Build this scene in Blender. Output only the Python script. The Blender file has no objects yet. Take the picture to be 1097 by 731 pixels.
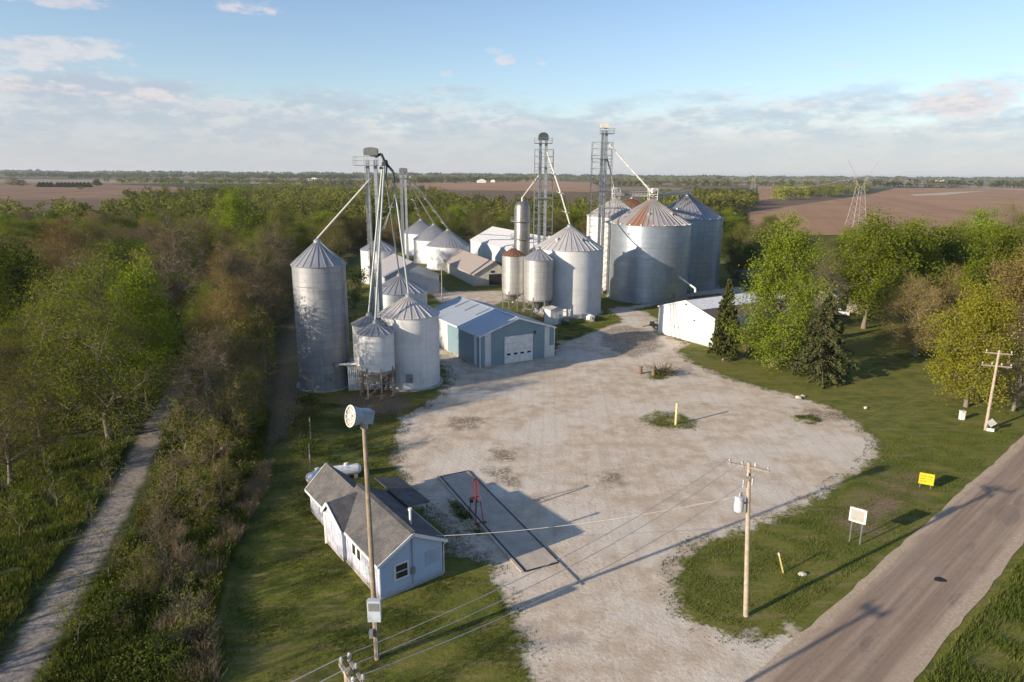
import bpy, math, random
import numpy as np
from mathutils import Vector, Matrix

R = math.radians
scene = bpy.context.scene
COL = scene.collection
rng = np.random.default_rng(11)
random.seed(5)

# ------------------------------------------------------------------ camera (aerial view, 28 m up)
CAMH, FPX = 28.0, 731.0
PW, PH = 1097.0, 731.0
_p = math.atan((365.5 - 186.5) / FPX); _r = R(0.39)
CF = np.array([0, math.cos(_p), -math.sin(_p)])
_u0 = np.array([0, math.sin(_p), math.cos(_p)]); _r0 = np.array([1., 0, 0])
CR = math.cos(_r) * _r0 + math.sin(_r) * _u0
CU = -math.sin(_r) * _r0 + math.cos(_r) * _u0
CPOS = np.array([0, 0, CAMH])

def ray(u, v): return CF + (u - PW / 2) / FPX * CR - (v - PH / 2) / FPX * CU
def g(u, v, z=0.0):
    """survey: the ground point (or the point at height z) seen at a photo pixel"""
    d = ray(u, v); t = (z - CAMH) / d[2]
    return np.array([d[0] * t, d[1] * t, z])
def aty(u, v, Y):
    d = ray(u, v); t = Y / d[1]
    return np.array([d[0] * t, Y, CAMH + d[2] * t])
def pix(P):
    q = np.asarray(P, float) - CPOS; z = q @ CF
    return PW / 2 + FPX * (q @ CR) / z, PH / 2 - FPX * (q @ CU) / z

cam_d = bpy.data.cameras.new('camera'); cam = bpy.data.objects.new('camera', cam_d); COL.objects.link(cam)
M = Matrix(((CR[0], CU[0], -CF[0], 0), (CR[1], CU[1], -CF[1], 0), (CR[2], CU[2], -CF[2], CAMH), (0, 0, 0, 1)))
cam.matrix_world = M
cam_d.sensor_width = 36; cam_d.lens = FPX / PW * 36; cam_d.clip_start = 0.5; cam_d.clip_end = 60000
scene.camera = cam

SUN_AZ, SUN_EL = 58.0, 16.4            # direction the light travels (from +Y towards +X), elevation
SD = np.array([math.sin(R(SUN_AZ)), math.cos(R(SUN_AZ))])   # ground direction of shadows

# ------------------------------------------------------------------ object helpers
def tag(o, label=None, cat=None, group=None, kind=None):
    if label: o['label'] = label
    if cat: o['category'] = cat
    if group: o['group'] = group
    if kind: o['kind'] = kind
    return o

def empty(name, loc, label=None, cat=None, group=None):
    o = bpy.data.objects.new(name, None); COL.objects.link(o)
    o.location = [float(x) for x in loc]; o.empty_display_size = 0.5
    return tag(o, label, cat, group)

def world_loc(o):
    v = Vector((0, 0, 0))
    while o is not None:
        v = v + o.location; o = o.parent
    return v

def link_mesh(name, me, parent=None):
    o = bpy.data.objects.new(name, me); COL.objects.link(o)
    if parent is not None: o.parent = parent
    return o

class MB:
    """collects shapes in world coordinates; build() links them as one mesh object"""
    def __init__(s): s.v = []; s.f = []; s.uv = []; s.mi = []; s.sm = []; s.m = 0; s.smooth = False
    def add(s, vs, fs, uvs=None):
        b = len(s.v); s.v.extend([tuple(map(float, p)) for p in vs])
        for k, f in enumerate(fs):
            s.f.append([b + i for i in f]); s.mi.append(s.m); s.sm.append(s.smooth)
            s.uv.append(uvs[k] if uvs else None)
        return s
    def poly(s, pts): return s.add(pts, [list(range(len(pts)))])
    def obox(s, c, ax, ay, az):
        """box centred at c with half-axis vectors"""
        c, ax, ay, az = [np.asarray(q, float) for q in (c, ax, ay, az)]
        vs = [c + i * ax + j * ay + k * az for k in (-1, 1) for j in (-1, 1) for i in (-1, 1)]
        return s.add(vs, [(0, 2, 3, 1), (4, 5, 7, 6), (0, 1, 5, 4), (2, 6, 7, 3), (0, 4, 6, 2), (1, 3, 7, 5)])
    def box(s, c, d, rz=0.0):
        ca, sa = math.cos(rz), math.sin(rz)
        return s.obox(c, (d[0] / 2 * ca, d[0] / 2 * sa, 0), (-d[1] / 2 * sa, d[1] / 2 * ca, 0), (0, 0, d[2] / 2))
    def tube(s, a, b, r0, r1=None, n=8, cap=True):
        r1 = r0 if r1 is None else r1
        a = np.asarray(a, float); b = np.asarray(b, float); d = b - a; L = np.linalg.norm(d)
        if L < 1e-6: return s
        d /= L; t = np.array([0, 0, 1.]) if abs(d[2]) < .9 else np.array([1., 0, 0])
        x = np.cross(t, d); x /= np.linalg.norm(x); y = np.cross(d, x)
        vs = []
        for p, r in ((a, r0), (b, r1)):
            for k in range(n):
                q = 2 * math.pi * k / n; vs.append(p + r * (math.cos(q) * x + math.sin(q) * y))
        fs = [(k, (k + 1) % n, n + (k + 1) % n, n + k) for k in range(n)]
        if cap: fs += [tuple(range(n - 1, -1, -1)), tuple(range(n, 2 * n))]
        return s.add(vs, fs)
    def path(s, pts, r, n=6):
        for a, b in zip(pts[:-1], pts[1:]): s.tube(a, b, r, r, n)
        return s
    def bar(s, a, b, w, h=None):
        """square bar"""
        h = h or w
        a = np.asarray(a, float); b = np.asarray(b, float); d = b - a; L = np.linalg.norm(d); d /= L
        t = np.array([0, 0, 1.]) if abs(d[2]) < .9 else np.array([1., 0, 0])
        x = np.cross(t, d); x /= np.linalg.norm(x); y = np.cross(d, x)
        return s.obox((a + b) / 2, x * w / 2, d * L / 2, y * h / 2)
    def lathe(s, c, prof, n=48, a0=0.0):
        """surface of revolution, prof = [(r, z)], with UVs in metres"""
        c = np.asarray(c, float); vs = []; m = len(prof); vl = [0]
        for i in range(1, m): vl.append(vl[-1] + math.hypot(prof[i][0] - prof[i - 1][0], prof[i][1] - prof[i - 1][1]))
        for r, z in prof:
            for k in range(n):
                q = a0 + 2 * math.pi * k / n; vs.append((c[0] + r * math.cos(q), c[1] + r * math.sin(q), c[2] + z))
        fs, uv = [], []; rm = max(p[0] for p in prof)
        for i in range(m - 1):
            for k in range(n):
                k2 = (k + 1) % n
                fs.append((i * n + k, i * n + k2, (i + 1) * n + k2, (i + 1) * n + k))
                u0 = 2 * math.pi * rm * k / n; u1 = 2 * math.pi * rm * (k + 1) / n
                uv.append([(u0, vl[i]), (u1, vl[i]), (u1, vl[i + 1]), (u0, vl[i + 1])])
        return s.add(vs, fs, uv)
    def build(s, name, mats, parent=None):
        me = bpy.data.meshes.new(name); off = world_loc(parent) if parent is not None else Vector((0, 0, 0))
        vs = [(x - off.x, y - off.y, z - off.z) for x, y, z in s.v]
        me.from_pydata(vs, [], s.f)
        for m in (mats if isinstance(mats, (list, tuple)) else [mats]): me.materials.append(m)
        me.polygons.foreach_set('material_index', s.mi)
        me.polygons.foreach_set('use_smooth', s.sm)
        if any(u is not None for u in s.uv):
            lay = me.uv_layers.new(name='UVMap'); arr = []
            for f, u in zip(s.f, s.uv):
                arr.extend(u if u is not None else [(s.v[i][0] + s.v[i][1], s.v[i][2]) for i in f])
            lay.data.foreach_set('uv', [q for p in arr for q in p])
        me.update()
        return link_mesh(name, me, parent)

def np_mesh(name, V, F, mats, mi=None, attrs=None, smooth=False):
    """quads only, straight from arrays"""
    me = bpy.data.meshes.new(name); nv, nf = len(V), len(F)
    me.vertices.add(nv); me.vertices.foreach_set('co', np.ascontiguousarray(V, np.float32).ravel())
    me.loops.add(nf * 4); me.loops.foreach_set('vertex_index', np.ascontiguousarray(F, np.int32).ravel())
    me.polygons.add(nf); me.polygons.foreach_set('loop_start', np.arange(nf, dtype=np.int32) * 4)
    if mi is not None: me.polygons.foreach_set('material_index', np.asarray(mi, np.int32))
    me.polygons.foreach_set('use_smooth', np.full(nf, smooth))
    for m in mats: me.materials.append(m)
    for k, a in (attrs or {}).items():
        at = me.attributes.new(k, 'FLOAT', 'POINT'); at.data.foreach_set('value', np.asarray(a, np.float32))
    me.update(calc_edges=True); me.validate()
    return me

# ------------------------------------------------------------------ materials
class NT:
    def __init__(s, name):
        s.mat = bpy.data.materials.new(name); s.mat.use_nodes = True; s.t = s.mat.node_tree
        s.t.nodes.clear(); s.out = s.t.nodes.new('ShaderNodeOutputMaterial')
    def n(s, typ, **kw):
        nd = s.t.nodes.new('ShaderNode' + typ)
        for k, v in kw.items():
            if k.startswith('i_'): s.set(nd.inputs[k[2:].replace('_', ' ')], v)
            else: setattr(nd, k, v)
        return nd
    def set(s, sock, v):
        if isinstance(v, bpy.types.NodeSocket): s.t.links.new(v, sock)
        elif isinstance(v, bpy.types.Node): s.t.links.new(v.outputs[0], sock)
        elif isinstance(v, (tuple, list)) and len(v) == 3 and sock.type == 'RGBA': sock.default_value = (*v, 1)
        else: sock.default_value = v
    def math(s, op, a, b=0.0, c=0.0, clamp=False):
        nd = s.t.nodes.new('ShaderNodeMath'); nd.operation = op; nd.use_clamp = clamp
        s.set(nd.inputs[0], a); s.set(nd.inputs[1], b); s.set(nd.inputs[2], c); return nd.outputs[0]
    def mix(s, f, a, b, blend='MIX'):
        nd = s.t.nodes.new('ShaderNodeMix'); nd.data_type = 'RGBA'; nd.blend_type = blend
        s.set(nd.inputs[0], f); s.set(nd.inputs[6], a); s.set(nd.inputs[7], b); return nd.outputs[2]
    def step(s, x, lo, hi):
        nd = s.t.nodes.new('ShaderNodeMapRange'); nd.interpolation_type = 'SMOOTHSTEP'
        s.set(nd.inputs[0], x); nd.inputs[1].default_value = lo; nd.inputs[2].default_value = hi; return nd.outputs[0]
    def noise(s, scale, vec=None, detail=4.0, rough=0.55, out=0):
        nd = s.t.nodes.new('ShaderNodeTexNoise'); nd.inputs['Scale'].default_value = scale
        nd.inputs['Detail'].default_value = detail; nd.inputs['Roughness'].default_value = rough
        if vec is not None: s.set(nd.inputs['Vector'], vec)
        return nd.outputs[out]
    def pos(s): return s.t.nodes.new('ShaderNodeNewGeometry').outputs['Position']
    def obj(s): return s.t.nodes.new('ShaderNodeTexCoord').outputs['Object']
    def uv(s): return s.t.nodes.new('ShaderNodeTexCoord').outputs['UV']
    def scale(s, v, sc):
        nd = s.t.nodes.new('ShaderNodeMapping'); s.set(nd.inputs[0], v); nd.inputs['Scale'].default_value = sc; return nd.outputs[0]
    def attr(s, name):
        nd = s.t.nodes.new('ShaderNodeAttribute'); nd.attribute_name = name; return nd.outputs['Fac']
    def bump(s, h, strength=.3, dist=.05):
        nd = s.t.nodes.new('ShaderNodeBump'); s.set(nd.inputs['Height'], h)
        nd.inputs['Strength'].default_value = strength; nd.inputs['Distance'].default_value = dist; return nd.outputs[0]
    def principled(s, col, rough=.6, metal=0.0, normal=None, spec=.5):
        b = s.t.nodes.new('ShaderNodeBsdfPrincipled'); s.set(b.inputs['Base Color'], col); s.set(b.inputs['Roughness'], rough)
        s.set(b.inputs['Metallic'], metal); b.inputs['Specular IOR Level'].default_value = spec
        if normal is not None: s.set(b.inputs['Normal'], normal)
        s.t.links.new(b.outputs[0], s.out.inputs[0]); return s.mat

def plain(name, col, rough=.6, metal=0.0, var=.18, sc=1.5, spec=.4):
    """paint or metal with uneven wear"""
    t = NT(name); p = t.obj(); n1 = t.noise(sc, p, 5); n2 = t.noise(sc * 9, p, 3)
    f = t.math('ADD', t.math('MULTIPLY', n1, .7), t.math('MULTIPLY', n2, .3))
    f = t.step(f, .3, .7)
    return t.principled(t.mix(f, tuple(c * (1 - var) for c in col), tuple(min(1, c * (1 + var * .6)) for c in col)), rough, metal, spec=spec)

def bin_metal(name, col, rough=.42, metal=.75, var=.14, stain=None, stain_amt=0.0, ring=1.1, seam=.028, st_amt=.55):
    """curved sheet-steel wall: rings of sheets, seams, water streaks, stains"""
    t = NT(name); uv = t.uv()
    br = t.n('TexBrick', offset=.5); t.set(br.inputs['Vector'], uv)
    br.inputs['Scale'].default_value = 1.0; br.inputs['Brick Width'].default_value = 2.8; br.inputs['Row Height'].default_value = ring
    br.inputs['Mortar Size'].default_value = seam; br.inputs['Mortar Smooth'].default_value = .3
    t.set(br.inputs['Color1'], (1, 1, 1)); t.set(br.inputs['Color2'], (1 - var, 1 - var, 1 - var)); t.set(br.inputs['Mortar'], (.55, .55, .57))
    st = t.noise(1.0, t.scale(uv, (2.2, .12, 1)), 5, .65)
    bl = t.noise(.35, uv, 4)
    c = t.mix(1.0, col, br.outputs['Color'], 'MULTIPLY')
    c = t.mix(t.math('MULTIPLY', t.step(st, .44, .70), st_amt), c, tuple(x * .58 for x in col))
    c = t.mix(t.math('MULTIPLY', t.step(bl, .42, .66), .45), c, tuple(x * .70 for x in col))
    if stain:
        sn = t.noise(1.0, t.scale(uv, (.9, .16, 1)), 5, .7)
        c = t.mix(t.math('MULTIPLY', t.step(sn, .55, .72), stain_amt), c, stain)
    w = t.n('TexWave', wave_type='BANDS', bands_direction='Y'); t.set(w.inputs['Vector'], uv); w.inputs['Scale'].default_value = 2.6
    nb = t.bump(t.math('ADD', t.math('MULTIPLY', w.outputs['Fac'], .6), t.math('MULTIPLY', t.noise(.8, uv, 2), .6)), .22, .05)
    rn = t.math('ADD', rough - .08, t.math('MULTIPLY', bl, .18))
    return t.principled(c, rn, metal, nb)

def roof_metal(name, col, rough=.4, metal=.7, rust=None, rust_amt=0.0, lo=.5, hi=.66, streak=None):
    t = NT(name); uv = t.uv(); n1 = t.noise(.5, uv, 5, .65); n2 = t.noise(1.0, t.scale(uv, (1.6, .25, 1)), 4)
    c = t.mix(t.math('MULTIPLY', t.step(n1, .35, .7), .5), col, tuple(x * .66 for x in col))
    c = t.mix(t.math('MULTIPLY', t.step(n2, .5, .75), .35), c, tuple(x * .6 for x in col))
    if rust:
        r = t.noise(1.0, t.scale(uv, (.45, .16, 1)), 5, .7)
        c = t.mix(t.math('MULTIPLY', t.step(r, lo, hi), rust_amt), c, rust)
    if streak:
        sp = t.n('SeparateXYZ'); t.set(sp.inputs[0], uv); dd = t.math('ABSOLUTE', t.math('ADD', t.math('SUBTRACT', sp.outputs[0], streak[0]), t.math('MULTIPLY', t.math('SUBTRACT', n2, .5), 2.5)))
        c = t.mix(t.math('MULTIPLY', t.step(dd, streak[1], streak[1] * .3), .85), c, (.36, .13, .045))
    return t.principled(c, rough, metal)

def siding(name, col, e1, pitch=.3, rough=.5, dirt=(.3, .24, .17), dirt_amt=.3, var=.1, strength=.55):
    """ribbed sheet siding on both wall directions"""
    t = NT(name); p = t.pos(); hs = []
    for e in (e1, (-e1[1], e1[0])):
        d = t.n('VectorMath', operation='DOT_PRODUCT'); t.set(d.inputs[0], p); d.inputs[1].default_value = (e[0], e[1], 0)
        hs.append(t.math('SINE', t.math('MULTIPLY', d.outputs['Value'], 2 * math.pi / pitch)))
    h = t.math('ADD', hs[0], hs[1])
    n1 = t.noise(.5, p, 5); n2 = t.noise(1.0, t.scale(p, (2, 2, .15)), 4, .6)
    z = t.n('SeparateXYZ'); t.set(z.inputs[0], p)
    low = t.math('MULTIPLY', t.step(t.math('ADD', z.outputs[2], t.math('MULTIPLY', n1, -1.6)), .1, -.8), dirt_amt)
    c = t.mix(t.step(n1, .35, .65), tuple(x * (1 - var) for x in col), col)
    c = t.mix(t.math('MULTIPLY', t.step(n2, .52, .75), dirt_amt), c, tuple(x * .6 for x in col))
    c = t.mix(low, c, dirt)
    return t.principled(c, rough, 0, t.bump(h, strength, .03))
# ------------------------------------------------------------------ ground masks
def sdf(P, poly):
    """signed distance (negative inside) from points to a closed polygon"""
    poly = np.asarray(poly, float); n = len(poly); d = np.full(len(P), 1e18); ins = np.zeros(len(P), bool)
    for i in range(n):
        a = poly[i]; b = poly[(i + 1) % n]; e = b - a; w = P - a
        t = np.clip((w @ e) / max(e @ e, 1e-9), 0, 1)
        d = np.minimum(d, ((w - t[:, None] * e) ** 2).sum(1))
        c = (a[1] <= P[:, 1]) != (b[1] <= P[:, 1])
        with np.errstate(divide='ignore', invalid='ignore'):
            xi = a[0] + (P[:, 1] - a[1]) / (b[1] - a[1]) * (b[0] - a[0])
        ins ^= c & (P[:, 0] < xi)
    d = np.sqrt(d); return np.where(ins, -d, d)

def gp(*px): return [g(u, v)[:2] for u, v in px]

YARD = gp((572, 731), (560, 690), (546, 655), (536, 625), (522, 600), (486, 590), (470, 560), (440, 535), (424, 505), (424, 470),
          (432, 446), (455, 434), (478, 416), (480, 400), (466, 384), (455, 372), (478, 372), (515, 392), (593, 380), (600, 366), (640, 354), (668, 345),
          (650, 336), (662, 329), (690, 334), (704, 342), (704, 357), (738, 368), (726, 377), (738, 386), (762, 398), (800, 411),
          (850, 424), (885, 435), (915, 450), (940, 474), (938, 490), (905, 514), (880, 530), (840, 552), (790, 571), (745, 586), (726, 600),
          (721, 626), (731, 655), (752, 671), (790, 680), (822, 683), (846, 668), (870, 690), (830, 760), (800, 800), (740, 900), (600, 900))
LANES = [gp((440, 284), (462, 290), (480, 312), (545, 311), (600, 318), (596, 330), (545, 322), (525, 330), (492, 321), (470, 326), (450, 304)),
         gp((652, 338), (700, 328), (742, 318), (800, 313), (800, 306), (742, 312), (700, 324), (650, 331))]
ISLANDS = [gp((684, 449), (704, 442), (735, 443), (748, 452), (738, 460), (712, 461), (694, 456)),
           gp((597, 366), (598, 352), (622, 345), (655, 334), (668, 343), (640, 354), (615, 364)),
           gp((690, 405), (698, 398), (716, 396), (722, 401), (714, 406), (700, 408)),
           gp((850, 446), (872, 445), (880, 452), (866, 455)), gp((478, 535), (490, 533), (512, 556), (516, 572), (500, 570))]
SOIL = [gp((287, 470), (296, 405), (306, 360), (318, 330), (326, 345), (316, 400), (330, 425), (318, 450), (305, 475)),
        gp((360, 425), (430, 418), (440, 436), (400, 452), (370, 444)),
        gp((640, 355), (668, 345), (704, 357), (735, 369), (700, 385), (650, 372)),
        gp((890, 560), (960, 500), (985, 510), (985, 530), (930, 575)), gp((478, 445), (520, 447), (515, 460), (486, 462)), gp((525, 482), (552, 484), (545, 497), (530, 495))]
LITTER = [gp((482, 447), (518, 448), (512, 461), (488, 460)), gp((524, 481), (552, 484), (546, 497), (530, 494)), gp((640, 357), (668, 347), (700, 358), (712, 372), (680, 384), (648, 372)), gp((520, 503), (545, 500), (560, 520), (540, 524)), gp((636, 508), (660, 508), (668, 520), (644, 520)), gp((856, 437), (905, 443), (912, 450), (870, 450)), gp((470, 552), (500, 575), (520, 596), (488, 590))]
# woodland floor and rough growth (everything left of the mown lawn and the dirt track, and the woods at the back)
LAWN = gp((225, 800), (228, 700), (236, 640), (262, 575), (276, 520), (292, 470), (298, 430), (306, 380), (330, 330), (372, 290), (400, 262), (470, 232), (560, 236), (640, 250),
          (760, 268), (800, 300), (850, 310), (900, 322), (930, 335), (990, 345), (1097, 350), (1250, 380), (1500, 600), (1300, 900), (225, 900))
ra = g(800, 731)[:2]; rd = g(1097, 467)[:2] - ra; rd /= np.linalg.norm(rd); rn = np.array([rd[1], -rd[0]])     # road line and its right normal
pathline = gp((-40, 790), (18, 720), (60, 650), (103, 580), (137, 520), (160, 470), (175, 440), (196, 400))

def dist_line(P, pl):
    d = np.full(len(P), 1e18); pl = np.asarray(pl)
    for a, b in zip(pl[:-1], pl[1:]):
        e = b - a; w = P - a; t = np.clip((w @ e) / (e @ e), 0, 1); d = np.minimum(d, ((w - t[:, None] * e) ** 2).sum(1))
    return np.sqrt(d)

GX0, GX1, GY0, GY1, GS = -110.0, 150.0, 4.0, 300.0, 0.6
nx = int((GX1 - GX0) / GS); ny = int((GY1 - GY0) / GS)
xs = GX0 + GS * np.arange(nx + 1); ys = GY0 + GS * np.arange(ny + 1)
GX1, GY1 = xs[-1], ys[-1]
XX, YY = np.meshgrid(xs, ys); GP = np.stack([XX.ravel(), YY.ravel()], 1)
m_yard = sdf(GP, YARD)
for q in LANES: m_yard = np.minimum(m_yard, sdf(GP, q) + .6)
for q in ISLANDS: m_yard = np.maximum(m_yard, np.minimum(-sdf(GP, q) * .55 - .25, .5))
m_lit = np.full(len(GP), 8.0)
m_soil = np.full(len(GP), 8.0)
for q in LITTER: m_lit = np.minimum(m_lit, sdf(GP, q))
for q in SOIL: m_soil = np.minimum(m_soil, sdf(GP, q))
m_wild = -sdf(GP, LAWN)
m_path = dist_line(GP, pathline) - 1.1
wob = np.sin(GP[:, 0] * 1.7 + GP[:, 1] * .6) * .35 + np.sin(GP[:, 1] * 2.3 - GP[:, 0] * .9) * .3
cl = lambda a: np.clip(a, -8, 8)

def ground_material():
    t = NT('ground'); p = t.pos()
    nA = t.noise(.11, p, 4); nB = t.noise(.55, p, 5, .6); nC = t.noise(3.2, p, 5, .65); nD = t.noise(16, p, 3, .7)
    nE = t.noise(.9, t.scale(p, (.25, 1.6, 1)), 4)
    edge = t.math('ADD', t.math('MULTIPLY', t.math('SUBTRACT', nB, .5), 4.2), t.math('MULTIPLY', t.math('SUBTRACT', nC, .5), 1.6))
    def cover(a, soft, amt=1.0):
        v = t.math('ADD', t.attr(a), t.math('MULTIPLY', edge, amt)); return t.step(v, soft, -soft)
    # mown grass
    gr = t.mix(t.step(nB, .34, .66), (.084, .102, .014), (.168, .172, .029))
    gr = t.mix(t.step(nA, .45, .64), gr, (.175, .165, .034))
    gr = t.mix(t.math('MULTIPLY', t.step(nC, .4, .7), .55), gr, (.055, .080, .011))
    gr = t.mix(t.math('MULTIPLY', t.step(nE, .48, .68), .7), gr, (.22, .175, .07))
    gr = t.mix(t.math('MULTIPLY', t.step(nD, .45, .75), .35), gr, (.14, .14, .05))
    # rough growth and litter under the trees
    wl = t.mix(t.step(nB, .36, .64), (.050, .068, .014), (.105, .098, .036))
    wl = t.mix(t.step(nC, .42, .68), wl, (.022, .042, .008))
    wl = t.mix(t.math('MULTIPLY', t.step(nA, .50, .62), .6), wl, (.120, .094, .052))
    wl = t.mix(t.math('MULTIPLY', t.step(nD, .5, .75), .5), wl, (.15, .125, .075))
    c = t.mix(cover('wild', .8), gr, wl)
    # bare soil
    so = t.mix(t.step(nC, .35, .7), (.15, .10, .06), (.30, .215, .14))
    c = t.mix(t.math('MULTIPLY', cover('soil', 1.6), t.step(nC, .30, .52)), c, so)
    # crushed limestone of the yard and the lanes
    gv = t.mix(t.step(nB, .35, .66), (.50, .395, .285), (.66, .555, .425))
    gv = t.mix(t.math('MULTIPLY', t.step(nA, .47, .60), .65), gv, (.69, .62, .52))
    gv = t.mix(t.math('MULTIPLY', t.step(t.noise(.23, p, 5, .7), .55, .72), .55), gv, (.36, .275, .19))
    gv = t.mix(t.math('MULTIPLY', t.step(nC, .54, .76), .38), gv, (.28, .225, .165))
    gv = t.mix(t.math('MULTIPLY', t.step(nD, .52, .8), .32), gv, (.20, .17, .135))
    gv = t.mix(t.math('MULTIPLY', t.step(nD, .44, .24), .35), gv, (.70, .66, .60))
    # wheel tracks
    wv = t.n('TexWave', wave_type='BANDS', bands_direction='X'); t.set(wv.inputs['Vector'], t.n('Mapping').outputs[0])
    mp = wv.inputs['Vector'].links[0].from_node; t.set(mp.inputs[0], p); mp.inputs['Rotation'].default_value = (0, 0, R(25)); mp.inputs['Scale'].default_value = (.16, .02, 1)
    wv.inputs['Distortion'].default_value = 5; wv.inputs['Detail'].default_value = 3; wv.inputs['Scale'].default_value = 1.4; wv.inputs['Detail Scale'].default_value = .5
    gv = t.mix(t.math('MULTIPLY', t.step(wv.outputs['Fac'], .8, 1.0), .12), gv, (.33, .27, .205))
    px_ = t.n('SeparateXYZ'); t.set(px_.inputs[0], p); tr_ = None
    for cx, cyy, rad_ in ((38.0, 38.0, 33.0), (44.0, 44.0, 37.5), (30.0, 33.0, 24.0), (-38.0, 62.0, 47.0), (-60.0, 48.0, 66.0), (62.0, 96.0, 56.0), (-10.0, 140.0, 62.0), (-25.0, 30.0, 34.5), (52.0, 20.0, 47.0)):
        dx = t.math('SUBTRACT', px_.outputs[0], cx); dy = t.math('SUBTRACT', px_.outputs[1], cyy)
        rr_ = t.math('SQRT', t.math('ADD', t.math('MULTIPLY', dx, dx), t.math('MULTIPLY', dy, dy)))
        q_ = t.math('ABSOLUTE', t.math('SUBTRACT', t.math('ADD', rr_, t.math('MULTIPLY', t.math('SUBTRACT', nA, .5), 9.0)), rad_))
        l_ = t.step(t.math('ABSOLUTE', t.math('SUBTRACT', q_, .95)), .34, .08); tr_ = l_ if tr_ is None else t.math('MAXIMUM', tr_, l_)
    tr_ = t.math('MULTIPLY', tr_, t.step(nB, .36, .58))
    gv = t.mix(t.math('MULTIPLY', tr_, .34), gv, t.mix(t.step(nC, .4, .6), (.36, .275, .195), (.74, .67, .57)))
    w2 = t.noise(1.0, t.scale(mp.outputs[0], (18, 4, 1)), 4, .6)
    gv = t.mix(t.math('MULTIPLY', t.step(w2, .58, .75), .12), gv, (.36, .30, .235))
    weeds = t.math('MULTIPLY', t.step(t.math('ADD', nC, t.math('MULTIPLY', t.attr('yard'), .035)), .53, .62), t.step(t.math('ADD', nB, t.math('MULTIPLY', t.attr('yard'), .04)), .40, .52))
    gv = t.mix(t.math('MULTIPLY', weeds, .8), gv, (.055, .062, .02))
    c = t.mix(cover('yard', .55), c, gv)
    c = t.mix(t.math('MULTIPLY', t.math('MULTIPLY', cover('litter', .8), t.step(nC, .36, .55)), .75), c, t.mix(t.step(nD, .4, .7), (.10, .07, .045), (.24, .175, .115)))
    # the fine grey gravel path
    pg = t.mix(t.step(nC, .35, .65), (.21, .18, .148), (.35, .305, .255))
    pg = t.mix(t.math('MULTIPLY', t.step(nB, .5, .68), .5), pg, (.13, .115, .075))
    c = t.mix(t.step(t.math('ADD', t.attr('path'), t.math('MULTIPLY', edge, .35)), .35, -.35), c, pg)
    hgt = t.math('ADD', t.math('MULTIPLY', nC, .6), t.math('MULTIPLY', nD, .25))
    return t.principled(c, .95, 0, t.bump(hgt, .55, .16), spec=.15)
MG = ground_material()

VG = np.stack([GP[:, 0], GP[:, 1], np.zeros(len(GP))], 1)
ii, jj = np.meshgrid(np.arange(nx), np.arange(ny)); ii = ii.ravel(); jj = jj.ravel(); W1 = nx + 1
FG = np.stack([jj * W1 + ii, jj * W1 + ii + 1, (jj + 1) * W1 + ii + 1, (jj + 1) * W1 + ii], 1)
fc = lambda a: a[FG].mean(1)
is_path = fc(m_path) < .1
is_yard = (fc(m_yard + wob) < 0.2) & ~is_path
def sub_mesh(name, sel, kind='structure'):
    F = FG[sel]; used = np.unique(F); mp = np.full(len(VG), -1, np.int64); mp[used] = np.arange(len(used))
    me = np_mesh(name, VG[used], mp[F], [MG], attrs={'yard': cl(m_yard)[used], 'soil': cl(m_soil)[used], 'wild': cl(m_wild)[used], 'path': cl(m_path)[used], 'litter': cl(m_lit)[used]})
    return tag(link_mesh(name, me), kind=kind)
sub_mesh('ground', ~is_path & ~is_yard)
sub_mesh('gravel_yard', is_yard)
sub_mesh('gravel_path', is_path)

# farmland out to the horizon, a ring round the near ground
def farmland_material():
    t = NT('farmland'); p = t.pos(); q = t.scale(p, (.0016, .0024, 1))
    v = t.n('TexVoronoi', feature='F1', distance='CHEBYCHEV'); t.set(v.inputs['Vector'], q); v.inputs['Scale'].default_value = 1.0; v.inputs['Randomness'].default_value = .75
    s = t.n('SeparateColor'); t.set(s.inputs[0], v.outputs['Color'])
    n = t.noise(.02, p, 5)
    c = t.mix(t.step(s.outputs[0], .30, .34), (.055, .07, .022), (.17, .115, .075))
    c = t.mix(t.step(s.outputs[1], .64, .68), c, (.26, .205, .13))
    c = t.mix(t.math('MULTIPLY', t.step(n, .4, .7), .3), c, (.10, .075, .05))
    near = t.n('VectorMath', operation='LENGTH'); t.set(near.inputs[0], p)
    c = t.mix(t.step(near.outputs['Value'], 650, 500), c, (.05, .055, .022))
    return t.principled(c, 1.0, spec=.1)
FX = [-30000, GX0, GX1, 30000]; FY = [-3000, GY0, GY1, 45000]
b = MB()
for i in range(3):
    for j in range(3):
        if i == 1 and j == 1: continue
        b.poly([(FX[i], FY[j], 0), (FX[i + 1], FY[j], 0), (FX[i + 1], FY[j + 1], 0), (FX[i], FY[j + 1], 0)])
tag(b.build('farmland_ground', farmland_material()), kind='structure')

def field_material(name, c0, c1, ang, row=.05):
    t = NT(name); p = t.pos(); m = t.n('Mapping'); t.set(m.inputs[0], p); m.inputs['Rotation'].default_value = (0, 0, R(ang))
    n1 = t.noise(.012, p, 5, .6); n2 = t.noise(1.0, t.scale(m.outputs[0], (row, row * .03, 1)), 4); n3 = t.noise(.25, p, 4, .7)
    f = t.math('ADD', t.math('MULTIPLY', t.step(n1, .35, .65), .5), t.math('MULTIPLY', t.step(n2, .35, .65), .5))
    c = t.mix(f, c0, c1); c = t.mix(t.math('MULTIPLY', t.step(n3, .45, .7), .25), c, tuple(x * .6 for x in c0))
    return t.principled(c, 1.0, spec=.1)
F_BROWN = field_material('ploughed_soil', (.29, .168, .095), (.41, .25, .145), 20)
F_DARK = field_material('damp_soil', (.20, .12, .075), (.31, .195, .12), -8)
F_TAN = field_material('stubble', (.26, .20, .125), (.38, .30, .20), 80)
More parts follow.
